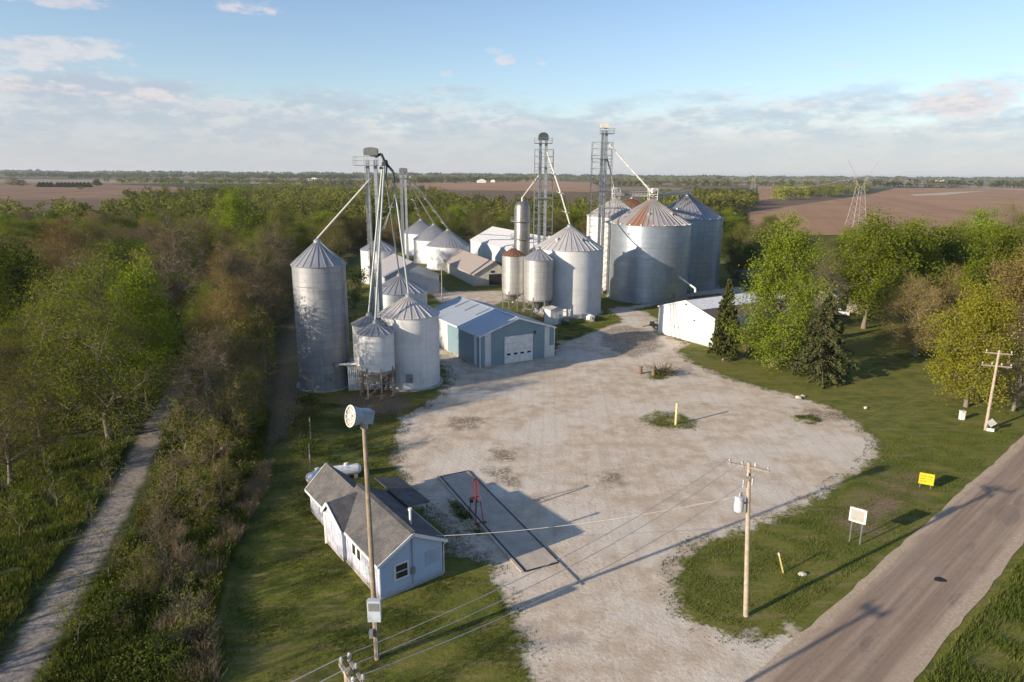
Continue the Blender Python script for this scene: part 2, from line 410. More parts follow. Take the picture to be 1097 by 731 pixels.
F_PALE = field_material('pale_stubble', (.42, .36, .26), (.55, .48, .36), 80)
F_GREEN = field_material('young_crop', (.05, .085, .02), (.09, .12, .035), 10)
zf = [0.05]
def field(name, mat, *px):
    zf[0] += .012
    pts = [(*g(u, v)[:2], zf[0]) for u, v in px]
    bb = MB(); bb.poly(pts[::-1]); o = bb.build(name, mat)
    if o.data.polygons[0].normal.z < 0: o.data.flip_normals()
    return tag(o, kind='structure')
field('ploughed_field', F_BROWN, (640, 252), (700, 247), (760, 238), (812, 226), (905, 212.5), (930, 209), (960, 201.5), (1500, 203.5), (1700, 252))
field('ploughed_field', F_DARK, (-320, 215), (140, 214), (250, 207), (235, 202.5), (110, 197.3), (-320, 193.0))
field('stubble_field', F_TAN, (-320, 192.2), (110, 195.9), (330, 197.8), (322, 195.6), (120, 193.2), (-320, 189.4))
field('ploughed_field', F_BROWN, (385, 202), (470, 203), (640, 206), (640, 196.5), (560, 192.5), (440, 196.5), (385, 197.5))
field('stubble_field', F_TAN, (590, 191.2), (820, 193.0), (980, 194.6), (980, 192.6), (820, 191.2), (600, 189.6))
field('ploughed_field', F_BROWN, (812, 216), (832, 212), (832, 199), (812, 199))
field('stubble_field', F_PALE, (975, 208.6), (1032, 205.6), (1060, 204.6), (1036, 206.6), (1010, 209.2), (980, 209.8))
field('stubble_field', F_TAN, (1030, 193.5), (1300, 196), (1300, 194.2), (1040, 192.4))
field('ploughed_field', F_DARK, (405, 191.6), (600, 193.6), (600, 191.6), (420, 189.6))

# ------------------------------------------------------------------ road
def road_material():
    t = NT('road_surface'); uv = t.uv(); p = t.pos(); s = t.n('SeparateXYZ'); t.set(s.inputs[0], uv); u = s.outputs[0]
    n1 = t.noise(1.0, t.scale(uv, (2.2, .045, 1)), 5, .6); n2 = t.noise(.5, p, 5, .65); n3 = t.noise(5, p, 4, .7); n4 = t.noise(30, p, 2)
    c = t.mix(t.step(n1, .35, .66), (.285, .20, .14), (.385, .285, .205))
    for cen, wd, am in ((1.55, .7, .42), (3.0, .45, .25), (4.45, .7, .42)):
        d = t.math('ABSOLUTE', t.math('SUBTRACT', t.math('ADD', u, t.math('MULTIPLY', t.math('SUBTRACT', n2, .5), .5)), cen))
        c = t.mix(t.math('MULTIPLY', t.step(d, wd, .1), am * .7), c, (.215, .152, .11))
    c = t.mix(t.math('MULTIPLY', t.step(n2, .5, .7), .35), c, (.22, .18, .145))
    c = t.mix(t.math('MULTIPLY', t.step(n3, .5, .75), .35), c, (.075, .062, .055))
    c = t.mix(t.math('MULTIPLY', t.step(n4, .5, .8), .3), c, (.28, .24, .20))
    vo = t.n('TexVoronoi', feature='DISTANCE_TO_EDGE'); t.set(vo.inputs['Vector'], t.n('VectorMath', operation='ADD').outputs[0]); va = vo.inputs['Vector'].links[0].from_node
    t.set(va.inputs[0], t.scale(uv, (.42, .16, 1))); nv_ = t.n('TexNoise'); t.set(nv_.inputs['Vector'], uv); nv_.inputs['Scale'].default_value = .8; t.set(va.inputs[1], t.scale(nv_.outputs['Color'], (.35, .35, .35)))
    c = t.mix(t.math('MULTIPLY', t.step(vo.outputs['Distance'], .014, .004), t.math('MULTIPLY', t.step(n2, .40, .55), .28)), c, (.05, .042, .037))
    sm_ = t.math('ABSOLUTE', t.math('SUBTRACT', t.math('ADD', u, t.math('MULTIPLY', t.math('SUBTRACT', n2, .5), .3)), 3.1)); c = t.mix(t.math('MULTIPLY', t.step(sm_, .07, .03), .12), c, (.07, .06, .052))
    pa_ = t.noise(1.0, t.scale(uv, (.35, .09, 1)), 2); c = t.mix(t.math('MULTIPLY', t.step(pa_, .60, .62), .35), c, (.12, .10, .085))
    e = t.math('ADD', t.math('ABSOLUTE', t.math('SUBTRACT', u, 3.05)), t.math('ADD', t.math('MULTIPLY', t.math('SUBTRACT', n1, .5), 1.3), t.math('MULTIPLY', t.math('SUBTRACT', n2, .5), 1.4)))
    sh = t.mix(t.step(n3, .35, .7), (.40, .30, .205), (.54, .43, .315))
    c = t.mix(t.step(e, 1.75, 2.9), c, sh)
    v2 = t.n('TexWave', wave_type='BANDS', bands_direction='X'); t.set(v2.inputs['Vector'], t.scale(uv, (.55, .012, 1))); v2.inputs['Scale'].default_value = 1.0; v2.inputs['Distortion'].default_value = 2
    c = t.mix(t.math('MULTIPLY', t.step(v2.outputs['Fac'], .9, 1.0), .12), c, (.33, .27, .21))
    return t.principled(c, .9, 0, t.bump(t.math('ADD', n3, n4), .25, .02), spec=.25)
b = MB(); ROADW = 6.25
for k in range(-64, 160):
    s0, s1 = k * 1.25, k * 1.25 + 1.25
    for q in range(5):
        u0, u1 = ROADW * q / 5, ROADW * (q + 1) / 5; w = lambda uu, ss: (.07 * math.sin(ss * .37) + .05 * math.sin(ss * 1.3 + 1) + .04 * math.sin(ss * 2.9 + 2)) if uu in (0, ROADW) else 0
        def P(uu, ss): xy = ra + rd * ss + rn * (uu + (w(uu, ss) if uu == ROADW else -w(uu, ss))); return (xy[0], xy[1], .03 + .08 * (1 - ((uu - 3.1) / 3.2) ** 2))
        b.add([P(u0, s0), P(u1, s0), P(u1, s1), P(u0, s1)], [(0, 1, 2, 3)], [[(u0, s0), (u1, s0), (u1, s1), (u0, s1)]])
tag(b.build('road', road_material()), kind='structure')

# ------------------------------------------------------------------ sky, sun, air
EXPO = 0.66
world = bpy.data.worlds.new('World'); scene.world = world; world.use_nodes = True
wt = world.node_tree; wt.nodes.clear()
class WNT(NT):
    def __init__(s): s.t = wt
t = WNT()
wo = wt.nodes.new('ShaderNodeOutputWorld'); bg = wt.nodes.new('ShaderNodeBackground'); wt.links.new(bg.outputs[0], wo.inputs[0])
sky = wt.nodes.new('ShaderNodeTexSky'); sky.sky_type = 'NISHITA'; sky.sun_disc = False
sky.sun_elevation = R(SUN_EL); sky.sun_rotation = R(SUN_AZ + 180); sky.altitude = 200; sky.air_density = 1.0; sky.dust_density = 0.5; sky.ozone_density = 2.1
SKYS = 0.118
d = wt.nodes.new('ShaderNodeTexCoord').outputs['Generated']
sp = t.n('SeparateXYZ'); t.set(sp.inputs[0], d); dz = sp.outputs[2]
def sc(v): return tuple(x / SKYS / 2 ** EXPO for x in v)
n_big = t.noise(1.0, t.scale(d, (4.2, 4.2, 17)), 6, .6)
n_med = t.noise(1.0, t.scale(d, (11, 11, 42)), 6, .62)
n_fin = t.noise(1.0, t.scale(d, (34, 34, 95)), 4, .6)
top = t.math('ADD', t.math('MULTIPLY', t.math('SUBTRACT', n_big, .5), .16), t.math('MULTIPLY', t.math('SUBTRACT', n_med, .5), .075))
zz = t.math('ADD', dz, top)
band = t.step(zz, .118, .062)
veil = t.step(dz, .30, -.02)
hs_ = t.n('HueSaturation'); t.set(hs_.inputs['Color'], sky.outputs[0]); hs_.inputs['Hue'].default_value = .508; hs_.inputs['Saturation'].default_value = 1.02; c = hs_.outputs[0]
c = t.mix(t.math('MULTIPLY', veil, .38), c, sc((.54, .66, .76)))
nmf = t.math('ADD', t.math('MULTIPLY', n_med, .6), t.math('MULTIPLY', n_fin, .4))
body = t.mix(t.step(nmf, .42, .58), sc((.50, .545, .65)), sc((.63, .64, .70)))
body = t.mix(t.math('MULTIPLY', t.step(dz, .07, .0), .75), body, sc((.60, .61, .67)))
lit = t.math('MULTIPLY', t.step(zz, .045, .10), t.step(t.math('ADD', t.math('MULTIPLY', n_med, .45), t.math('MULTIPLY', n_fin, .55)), .48, .56))
body = t.mix(t.math('MULTIPLY', lit, .65), body, sc((.90, .80, .78)))
c = t.mix(t.math('MULTIPLY', band, .74), c, body)
# stray puffs above the band
def az_of(u, v): q = ray(u, v); return q / np.linalg.norm(q)
puffs = None
for (u, v, wu, wv, amt) in ((52, 56, 78, 17, 1.0), (28, 66, 50, 10, .9), (95, 50, 40, 9, .8), (265, 6, 40, 8, 1.0), (60, 0, 60, 6, .9), (543, 64, 14, 6, .9), (580, 68, 10, 5, .6), (478, 78, 9, 5, .5),
                             (1036, 106, 44, 18, 1.3), (40, 94, 60, 8, .9), (150, 100, 60, 8, .8), (865, 113, 22, 6, .7), (530, 55, 10, 4, .4), (905, 70, 14, 4, .3)):
    q = az_of(u, v); rt = np.array([q[1], -q[0], 0]); rt /= np.linalg.norm(rt); upv = np.cross(rt, q)
    def dot(vec):
        nd = t.n('VectorMath', operation='DOT_PRODUCT'); t.set(nd.inputs[0], d); nd.inputs[1].default_value = tuple(vec); return nd.outputs['Value']
    a = t.math('DIVIDE', dot(rt), wu / FPX); bb2 = t.math('DIVIDE', dot(upv), wv / FPX)
    rr = t.math('ADD', t.math('MULTIPLY', a, a), t.math('MULTIPLY', bb2, bb2))
    rr = t.math('ADD', rr, t.math('MULTIPLY', t.math('GREATER_THAN', 0.0, dot(q)), 50))
    f = t.math('MULTIPLY', t.step(t.math('ADD', rr, t.math('MULTIPLY', t.math('SUBTRACT', t.math('ADD', t.math('MULTIPLY', n_med, .55), t.math('MULTIPLY', n_fin, .45)), .52), -5.5)), 1.0, .1), amt)
    puffs = f if puffs is None else t.math('MAXIMUM', puffs, f)
c = t.mix(t.math('MULTIPLY', puffs, .62), c, t.mix(t.step(n_fin, .35, .6), sc((.66, .63, .68)), sc((.86, .79, .78))))
t.set(bg.inputs[0], c); bg.inputs[1].default_value = SKYS

sun_d = bpy.data.lights.new('sun', 'SUN'); sun_d.energy = 4.8; sun_d.angle = R(.55); sun_d.color = (1.0, .86, .68)
sun = bpy.data.objects.new('sun', sun_d); COL.objects.link(sun)
sun.rotation_euler = Vector((SD[0] * math.cos(R(SUN_EL)), SD[1] * math.cos(R(SUN_EL)), -math.sin(R(SUN_EL)))).to_track_quat('-Z', 'Y').to_euler()
sun.location = (-60, -40, 80)

vs = scene.view_settings; vs.view_transform = 'Standard'; vs.look = 'None'; vs.gamma = 1; vs.exposure = EXPO; vs.use_curve_mapping = False
cy = scene.cycles; cy.max_bounces = 6; cy.diffuse_bounces = 3; cy.glossy_bounces = 3; cy.transmission_bounces = 3; cy.transparent_max_bounces = 6; cy.volume_bounces = 0
cy.use_denoising = True; cy.caustics_reflective = False; cy.caustics_refractive = False; cy.sample_clamp_indirect = 4

HAZE = 5.5e-5
b = MB(); b.box((0, 9000, 24), (26000, 22000, 52))   # from 2 m under the ground to 50 m above it
tm = NT('haze_air'); pv = tm.n('VolumePrincipled'); pv.inputs['Density'].default_value = HAZE; tm.set(pv.inputs['Color'], (.86, .91, 1.0)); pv.inputs['Anisotropy'].default_value = .1
tm.t.links.new(pv.outputs[0], tm.out.inputs['Volume'])
tag(b.build('haze', tm.mat), kind='stuff')
# ------------------------------------------------------------------ shared materials
WHITE_W = bin_metal('white_bin_wall', (.71, .71, .70), .55, .08, .05, (.45, .33, .22), .22, seam=.012, st_amt=.22)
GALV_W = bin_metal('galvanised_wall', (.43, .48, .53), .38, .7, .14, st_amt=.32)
DEEP_W = bin_metal('blue_shaded_galvanised_wall', (.33, .39, .45), .4, .7, .14, st_amt=.3)  # darker blue copy of the galvanised wall, the bin's shade put into the colour
OLD_W = bin_metal('weathered_galvanised_wall', (.39, .40, .415), .5, .4, .22, (.24, .235, .235), .55)
DARK_W = bin_metal('tarnished_steel_wall', (.34, .32, .30), .36, .7, .22, (.2, .16, .13), .5)
HOP_W = bin_metal('streaked_steel_wall', (.56, .54, .51), .4, .5, .2, (.24, .215, .2), .6)
GALV_R = roof_metal('galvanised_roof', (.43, .43, .44), .42, .5)
WHITE_R = roof_metal('pale_steel_roof', (.60, .57, .54), .45, .35)
RUST_R = roof_metal('rust_streaked_roof', (.46, .43, .40), .45, .35, (.32, .14, .06), .55, .55, .68, streak=(38.0, 3.2))
RUSTY_R = roof_metal('rusted_roof', (.26, .17, .12), .7, .15, (.18, .075, .04), .9, .3, .55)
STEEL = plain('galvanised_steel', (.40, .42, .43), .42, .6)
STEELD = plain('dull_steel', (.30, .30, .30), .5, .5)
WPAINT = plain('white_paint', (.74, .73, .70), .5)
CREAM = plain('cream_spout_paint', (.58, .56, .48), .5, var=.15)
BLACK = plain('black_steel', (.03, .03, .033), .5)
RUST = plain('rusty_steel', (.20, .125, .085), .8, .1, .4, 4)
CONC = plain('concrete', (.40, .38, .34), .9, 0, .25, 1.2)
WOODP = plain('weathered_pole_wood', (.42, .34, .26), .85, 0, .3, 3)
LEGM = plain('rust_washed_leg_paint', (.34, .27, .22), .8, .1, .35, 3)
HEADD = plain('dark_galvanised', (.17, .18, .18), .5, .4, .3, 3)
BROWNP = plain('brown_pole_wood', (.30, .235, .165), .85, 0, .3, 3)
WOODD = plain('grey_timber', (.28, .24, .20), .9, 0, .3, 3)
GLASS = plain('dark_glass', (.03, .035, .045), .1, 0, .2, 2, .6)
PORC = plain('porcelain', (.55, .5, .45), .3)
BLUEW = plain('siren_grey', (.36, .40, .45), .5)

# ------------------------------------------------------------------ grain bins
def fit_bin(uL, uR, vE, uA, vA, ub, vb):
    F = g(ub, vb)[:2]; d = F / np.linalg.norm(F); L = ray(uL, vE); Q = ray(uR, vE)
    aL, aR = math.atan2(L[0], L[1]), math.atan2(Q[0], Q[1]); a = (aR - aL) / 2; mid = (aR + aL) / 2
    r = 3.0
    for _ in range(30): r = np.linalg.norm(F + r * d) * math.sin(a)
    D = np.linalg.norm(F + r * d); C = np.array([math.sin(mid) * D, math.cos(mid) * D])
    return C, r, aty((uL + uR) / 2, vE, C[1])[2], aty(uA, vA, C[1])[2]

def cone_roof(c, r, ze, za, cap_r, nrib, over=.12):
    m = MB(); ro = r + over; dz = (za - ze) / r * over; c3 = (c[0], c[1], 0)
    m.lathe(c3, [(ro, ze - dz), (cap_r, za)], max(48, nrib * 2))
    m.lathe(c3, [(ro, ze - dz - .05), (ro + .01, ze - dz)], max(48, nrib * 2))
    n = np.array([0, 0, 1.])
    for k in range(nrib):
        q = 2 * math.pi * (k + .37) / nrib; e = np.array([math.cos(q), math.sin(q), 0])
        a = np.array([c[0], c[1], ze - dz + .02]) + e * ro; b2 = np.array([c[0], c[1], za + .02]) + e * cap_r
        m.bar(a, b2, .055 + .008 * r, .07 + .012 * r)
    return m

def ladder(m, base, top, out, w=.45):
    """ladder with safety cage ribs, out = unit vector away from the wall"""
    t = np.array([-out[1], out[0], 0])
    for s in (-1, 1): m.bar(base + t * w / 2 * s, top + t * w / 2 * s, .05)
    n = int((top[2] - base[2]) / .35)
    for k in range(n):
        p = base + (top - base) * (k + .5) / n; m.bar(p - t * w / 2, p + t * w / 2, .03)
    for k in range(int((top[2] - base[2] - 2.2) / 1.2)):
        z = base[2] + 2.2 + k * 1.2; pts = []
        for q in range(7):
            an = math.pi * q / 6; pts.append(np.array([base[0], base[1], z]) + t * .38 * math.cos(an) + out * .7 * math.sin(an))
        m.path(pts, .02, 4)

def grain_bin(name, C, r, ze, za, wall, roof, label, cat='grain bin', group=None, hopper=None, lad=None, door=None, nrib=None, cap=.45, vents=0, pad=True, eave_clips=False):
    root = empty(name, (C[0], C[1], 0), label, cat, group)
    zb = 0.18 if hopper is None else hopper; c3 = (C[0], C[1], 0)
    m = MB(); m.smooth = True; m.lathe(c3, [(r, zb), (r, ze)], 72); m.build('wall', wall, root)
    # wall stiffeners / ring joints
    m = MB()
    nr = max(2, int((ze - zb) / 2.4)) if hopper is None else 1
    for k in range(1, nr): m.lathe(c3, [(r + .004, zb + (ze - zb) * k / nr - .03), (r + .03, zb + (ze - zb) * k / nr), (r + .004, zb + (ze - zb) * k / nr + .03)], 72)
    m.lathe(c3, [(r + .01, ze - .22), (r + .05, ze - .2), (r + .05, ze - .02), (r + .01, ze)], 72)
    m.build('ring_seams', STEEL if wall is not WHITE_W else WHITE_W, root)
    rf = cone_roof(C, r, ze, za, cap, nrib or max(18, int(r * 6)), .16).build('roof', roof, root)
    m = MB(); m.lathe(c3, [(cap + .08, za - .12), (cap + .08, za + .28), (cap * .5, za + .5), (0.02, za + .5)], 20); m.build('roof_cap', STEEL if roof is not RUST_R else RUST, rf)
    if vents:
        for k in range(vents):
            q = 2 * math.pi * (k + .2) / vents; rr = r * .62; z = ze + (za - ze) * (1 - rr / r)
            m = MB(); p = np.array([C[0] + rr * math.cos(q), C[1] + rr * math.sin(q), z]); m.box(p + (0, 0, .2), (.5, .5, .55), q); m.box(p + (0, 0, .52), (.7, .7, .1), q)
            m.build('roof_vent', STEEL, rf)
    if eave_clips:
        m = MB()
        for k in range(22):
            q = 2 * math.pi * k / 22; m.box((C[0] + (r + .12) * math.cos(q), C[1] + (r + .12) * math.sin(q), ze + .06), (.3, .3, .22), q)
        m.build('eave_brackets', WPAINT, root)
    if hopper is None and pad:
        m = MB(); m.lathe(c3, [(r + .45, 0), (r + .45, .18), (0.01, .18)], 60); m.build('concrete_pad', CONC, root)
    if hopper is not None:
        m = MB(); m.lathe(c3, [(.3, hopper - r * .8), (.32, hopper - r * .78), (r, hopper)], 48); m.lathe(c3, [(.28, hopper - r * .8 - .4), (.28, hopper - r * .8)], 16)
        m.build('hopper_cone', wall, root)
        nl = 8
        for k in range(nl):
            q = 2 * math.pi * (k + .5) / nl; p = np.array([C[0] + (r + .02) * math.cos(q), C[1] + (r + .02) * math.sin(q), 0])
            mm = MB(); mm.bar(p, p + (0, 0, hopper + .5), .17, .17); mm.box(p + (0, 0, .05), (.4, .4, .1), q)
            lg = mm.build('leg', LEGM if 'white' in label else STEELD, root)
        m = MB()
        for zz in (hopper * .55,):
            for k in range(nl):
                q0 = 2 * math.pi * (k + .5) / nl; q1 = 2 * math.pi * (k + 1.5) / nl
                f = lambda q, z: np.array([C[0] + r * math.cos(q), C[1] + r * math.sin(q), z])
                m.bar(f(q0, zz), f(q1, zz), .09)
                if k % 2 == 0: m.bar(f(q0, zz), f(q1, hopper - .1), .06)
                else: m.bar(f(q0, .3), f(q1, zz), .06)
        m.lathe(c3, [(r + .02, hopper - .25), (r + .06, hopper - .25), (r + .06, hopper + .05)], 48)
        m.build('leg_bracing', LEGM if 'white' in label else STEELD, root)
    if lad is not None:
        e = np.array([math.sin(lad), -math.cos(lad), 0]); base = np.array([C[0], C[1], max(zb - 1.2, .3) if hopper else .3]) + e * (r + .16)
        m = MB(); ladder(m, base, base + (0, 0, ze - base[2] + .3), e)
        # roof ladder
        a = np.array([C[0], C[1], ze + .12]) + e * (r + .1); b2 = np.array([C[0], C[1], za + .1]) + e * (cap + .1); tt = np.array([-e[1], e[0], 0])
        for s in (-.2, .2): m.bar(a + tt * s, b2 + tt * s, .05)
        for k in range(9): p = a + (b2 - a) * (k + .5) / 9; m.bar(p - tt * .2, p + tt * .2, .04)
        m.build('ladder', STEEL, root)
    if door is not None:
        e = np.array([math.sin(door), -math.cos(door), 0]); t2 = np.array([-e[1], e[0], 0]); p = np.array([C[0], C[1], zb + 1.5]) + e * (r + .02)
        m = MB(); m.obox(p, t2 * .45, e * .07, (0, 0, .6)); dr = m.build('door', STEELD, root)
        m = MB(); m.obox(p + e * .09 + t2 * .2, t2 * .1, e * .03, (0, 0, .05)); m.build('handle', BLACK, dr)
    return root

BIN = {}
def mk(key, name, spec, *a, **k):
    C, r, ze, za = fit_bin(*spec); BIN[key] = (C, r, ze, za); return grain_bin(name, C, r, ze, za, *a, **k)

mk('A', 'grain_bin', (312, 370, 282, 339, 260, 346, 420), OLD_W, GALV_R, 'tall slim weathered galvanised grain bin standing alone at the edge of the woods', lad=1.35, door=.4, nrib=22, cap=.4)
mk('B1', 'hopper_bin', (383, 422, 355, 401, 346.5, 403, 428), WHITE_W, GALV_R, 'white hopper bin on rusty legs in front of its twin, the nearer of the pair', 'hopper bin', 'white hopper bins on rusty legs', hopper=3.5, nrib=18, cap=.3)
mk('B2', 'hopper_bin', (377, 414, 346, 392, 338.5, 393, 421), WHITE_W, GALV_R, 'white hopper bin on rusty legs half hidden behind its twin', 'hopper bin', 'white hopper bins on rusty legs', hopper=3.5, nrib=18, cap=.3)
mk('C', 'grain_bin', (406, 470, 335, 437, 318, 438, 419), WHITE_W, WHITE_R, 'white round grain bin between the hopper bins and the blue shed', door=.1, nrib=26, cap=.35)
mk('D', 'grain_bin', (398.5, 457.6, 310.5, 428, 296, 428, 372), GALV_W, GALV_R, 'low grey grain bin peeking out behind the white bin beside the hopper bins', nrib=26, cap=.35)
mk('E', 'grain_bin', (386, 425, 267, 408, 257, 405, 305), WHITE_W, GALV_R, 'white grain bin behind the rusty roofed shed, left of the slender elevator leg', nrib=26)
WG = 'row of three low white bins'
mk('G1', 'grain_bin', (431, 471, 249, 451.4, 236, 451, 275), WHITE_W, GALV_R, 'farthest bin of the row of three low white bins', group=WG, cap=.5)
mk('G2', 'grain_bin', (443, 487, 256, 465, 241, 465, 283), WHITE_W, GALV_R, 'middle bin of the row of three low white bins', group=WG, cap=.5)
mk('G3', 'grain_bin', (457, 503, 262.5, 480.5, 247, 480, 290), WHITE_W, GALV_R, 'nearest bin of the row of three low white bins, beside the rusty roofed barn', group=WG, cap=.5)
mk('K1', 'hopper_bin', (538, 562, 273, 550, 266, 550, 335), HOP_W, RUSTY_R, 'steel hopper bin with a rust brown roof on tall legs', 'hopper bin', 'steel hopper bins behind the blue shed', hopper=3.9, nrib=18, cap=.3)
mk('K2', 'hopper_bin', (561.5, 593, 277, 576, 267, 577, 345), HOP_W, GALV_R, 'streaked steel hopper bin with a grey roof on tall legs', 'hopper bin', 'steel hopper bins behind the blue shed', hopper=4.2, nrib=18, cap=.3)
mk('L', 'grain_bin', (574, 646, 265, 611, 243, 610, 341), WHITE_W, WHITE_R, 'large white grain bin behind the steel hopper bins', nrib=34, cap=.5, vents=5)
mk('M', 'grain_bin', (629, 689, 231, 659, 213, 659, 312), WHITE_W, WHITE_R, 'white grain bin behind the lattice tower, left of the rust streaked bin', nrib=34, cap=.6)
mk('N', 'grain_bin', (655, 741, 239, 698, 214, 700, 326), GALV_W, RUST_R, 'biggest galvanised grain bin with a rust streak down its roof', nrib=46, cap=.7, vents=6, door=.5, eave_clips=True)
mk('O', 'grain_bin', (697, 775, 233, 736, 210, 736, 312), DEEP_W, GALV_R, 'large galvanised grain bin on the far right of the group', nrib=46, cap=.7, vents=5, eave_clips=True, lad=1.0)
pC, pr_ = np.array([33.0, 193.0]), 6.0
grain_bin('grain_bin', pC, pr_, 17.6, aty(681, 213, 193)[2], WHITE_W, RUSTY_R, 'rusty orange bin roof just visible between the white bin and the biggest bin', cap=.5, nrib=30)
# aeration fan at the foot of the large white bin
C, r, ze, za = BIN['L']
root = empty('aeration_fan', (*g(634, 345)[:2], 0), 'white aeration fan and transition duct at the foot of the large white bin', 'fan')
p = g(634, 345); dd = np.array([C[0], C[1], 0]) - p; dd /= np.linalg.norm(dd); tt = np.array([-dd[1], dd[0], 0])
m = MB(); m.tube(p + (0, 0, .75) - dd * .1, p + (0, 0, .75) + dd * .9, .62, .62, 18); m.build('housing', WPAINT, root)
m = MB(); m.obox(p + dd * 1.9 + (0, 0, .6), dd * 1.05, tt * .7, (0, 0, .45)); m.build('duct', WPAINT, root)
m = MB(); m.tube(p + (0, 0, .75) - dd * .5, p + (0, 0, .75) - dd * .12, .25, .25, 12); m.obox(p + (0, 0, .08), dd * .5, tt * .55, (0, 0, .08)); m.build('motor', STEELD, root)
# unloading auger tube on the biggest bin
C, r, ze, za = BIN['N']
a = aty(728, 297, C[1] - r * .8); q = np.array([a[0], a[1]]) - C; q = q / np.linalg.norm(q) * r; a = np.array([C[0] + q[0], C[1] + q[1], a[2]])
e3 = np.array([q[0], q[1], 0]) / r; bb_ = a + e3 * 2.4 + np.array([1.7, -.4, -2.2]); root = empty('unloading_auger', (a[0], a[1], a[2]), 'white unloading spout slanting off the side of the biggest galvanised bin', 'spout')
m = MB(); m.tube(a, bb_, .2, .2, 12); m.build('tube', WPAINT, root)
m = MB(); m.tube(bb_, bb_ + (0.05, 0, -.8), .22, .26, 12); m.build('spout_end', WPAINT, root)

# ------------------------------------------------------------------ grain dryer column
C, r, ze, za = fit_bin(551, 568, 222, 559, 216, 560, 312)
root = empty('grain_dryer', (*C, 0), 'tall narrow tarnished steel column with ring platforms beside the green headed elevator', 'grain dryer')
m = MB(); m.smooth = True; m.lathe((*C, 0), [(r, .2), (r, ze - .3), (r * .93, ze + .25), (r * .7, za - .2), (r * .3, za + .05), (.02, za + .1)], 40); m.build('shell', DARK_W, root)
for z in (ze - 3.4, ze - 7.6, ze - 11.8):
    m = MB(); m.lathe((*C, 0), [(r + .02, z), (r + .85, z), (r + .85, z + .12), (r + .02, z + .12)], 32); pf = m.build('platform', STEELD, root)
    m = MB()
    for k in range(14):
        q = 2 * math.pi * k / 14; p = np.array([C[0] + (r + .8) * math.cos(q), C[1] + (r + .8) * math.sin(q), z]); m.bar(p, p + (0, 0, 1.05), .05)
    for h in (.55, 1.05): m.lathe((*C, 0), [(r + .78, z + h), (r + .83, z + h), (r + .83, z + h + .05), (r + .78, z + h + .05)], 28)
    m.build('railing', STEELD, pf)
m = MB(); m.tube((*C, za), (*C, za + 1.0), .3, .3, 12); m.build('inlet', CREAM, root)
DRY = (C, r, ze, za)

# ------------------------------------------------------------------ elevator legs
def lattice(m, x, y, w, d, z0, z1, step, pr=.05, br=.028):
    cs = [(x - w / 2, y - d / 2), (x + w / 2, y - d / 2), (x + w / 2, y + d / 2), (x - w / 2, y + d / 2)]
    for cx, cyy in cs: m.bar((cx, cyy, z0), (cx, cyy, z1), pr * 2)
    n = int((z1 - z0) / step); h = (z1 - z0) / n
    for k in range(n):
        za_, zb_ = z0 + k * h, z0 + (k + 1) * h
        for i in range(4):
            a, c_ = cs[i], cs[(i + 1) % 4]
            m.bar((*a, zb_), (*c_, zb_), br * 2); m.bar((*a, za_), (*c_, zb_), br * 1.5) if (k + i) % 2 else m.bar((*c_, za_), (*a, zb_), br * 1.5)

def railed_deck(root, c, w, d, z, hole=0, name='platform'):
    m = MB(); m.box((c[0], c[1], z), (w, d, .1)); o = m.build(name, STEELD, root)
    m = MB(); cs = [(c[0] - w / 2, c[1] - d / 2), (c[0] + w / 2, c[1] - d / 2), (c[0] + w / 2, c[1] + d / 2), (c[0] - w / 2, c[1] + d / 2)]
    for i in range(4):
        a, b2 = np.array([*cs[i], z]), np.array([*cs[(i + 1) % 4], z]); n = max(2, int(np.linalg.norm(b2 - a) / 1.0))
        for k in range(n): p = a + (b2 - a) * k / n; m.bar(p, p + (0, 0, 1.1), .05)
        for h in (.6, 1.1): m.bar(a + (0, 0, h), b2 + (0, 0, h), .05)
    m.build('railing', STEEL, o); return o

def spout(root, pts, r=.16, mat=None, clamps=0):
    m = MB(); m.path(pts, r, 10); o = m.build('spout', mat or STEEL, root)
    if clamps:
        a, b2 = np.asarray(pts[0], float), np.asarray(pts[-1], float); m = MB()
        for k in range(clamps):
            p = a + (b2 - a) * (.35 + .5 * k / max(1, clamps - 1)); d = (b2 - a) / np.linalg.norm(b2 - a); m.tube(p - d * .15, p + d * .15, r * 1.35, r * 1.35, 10)
            m.bar(p + (-.8, 0, .25), p + (.8, 0, -.1), .07)
        m.build('clamps', WPAINT, o)
    return o

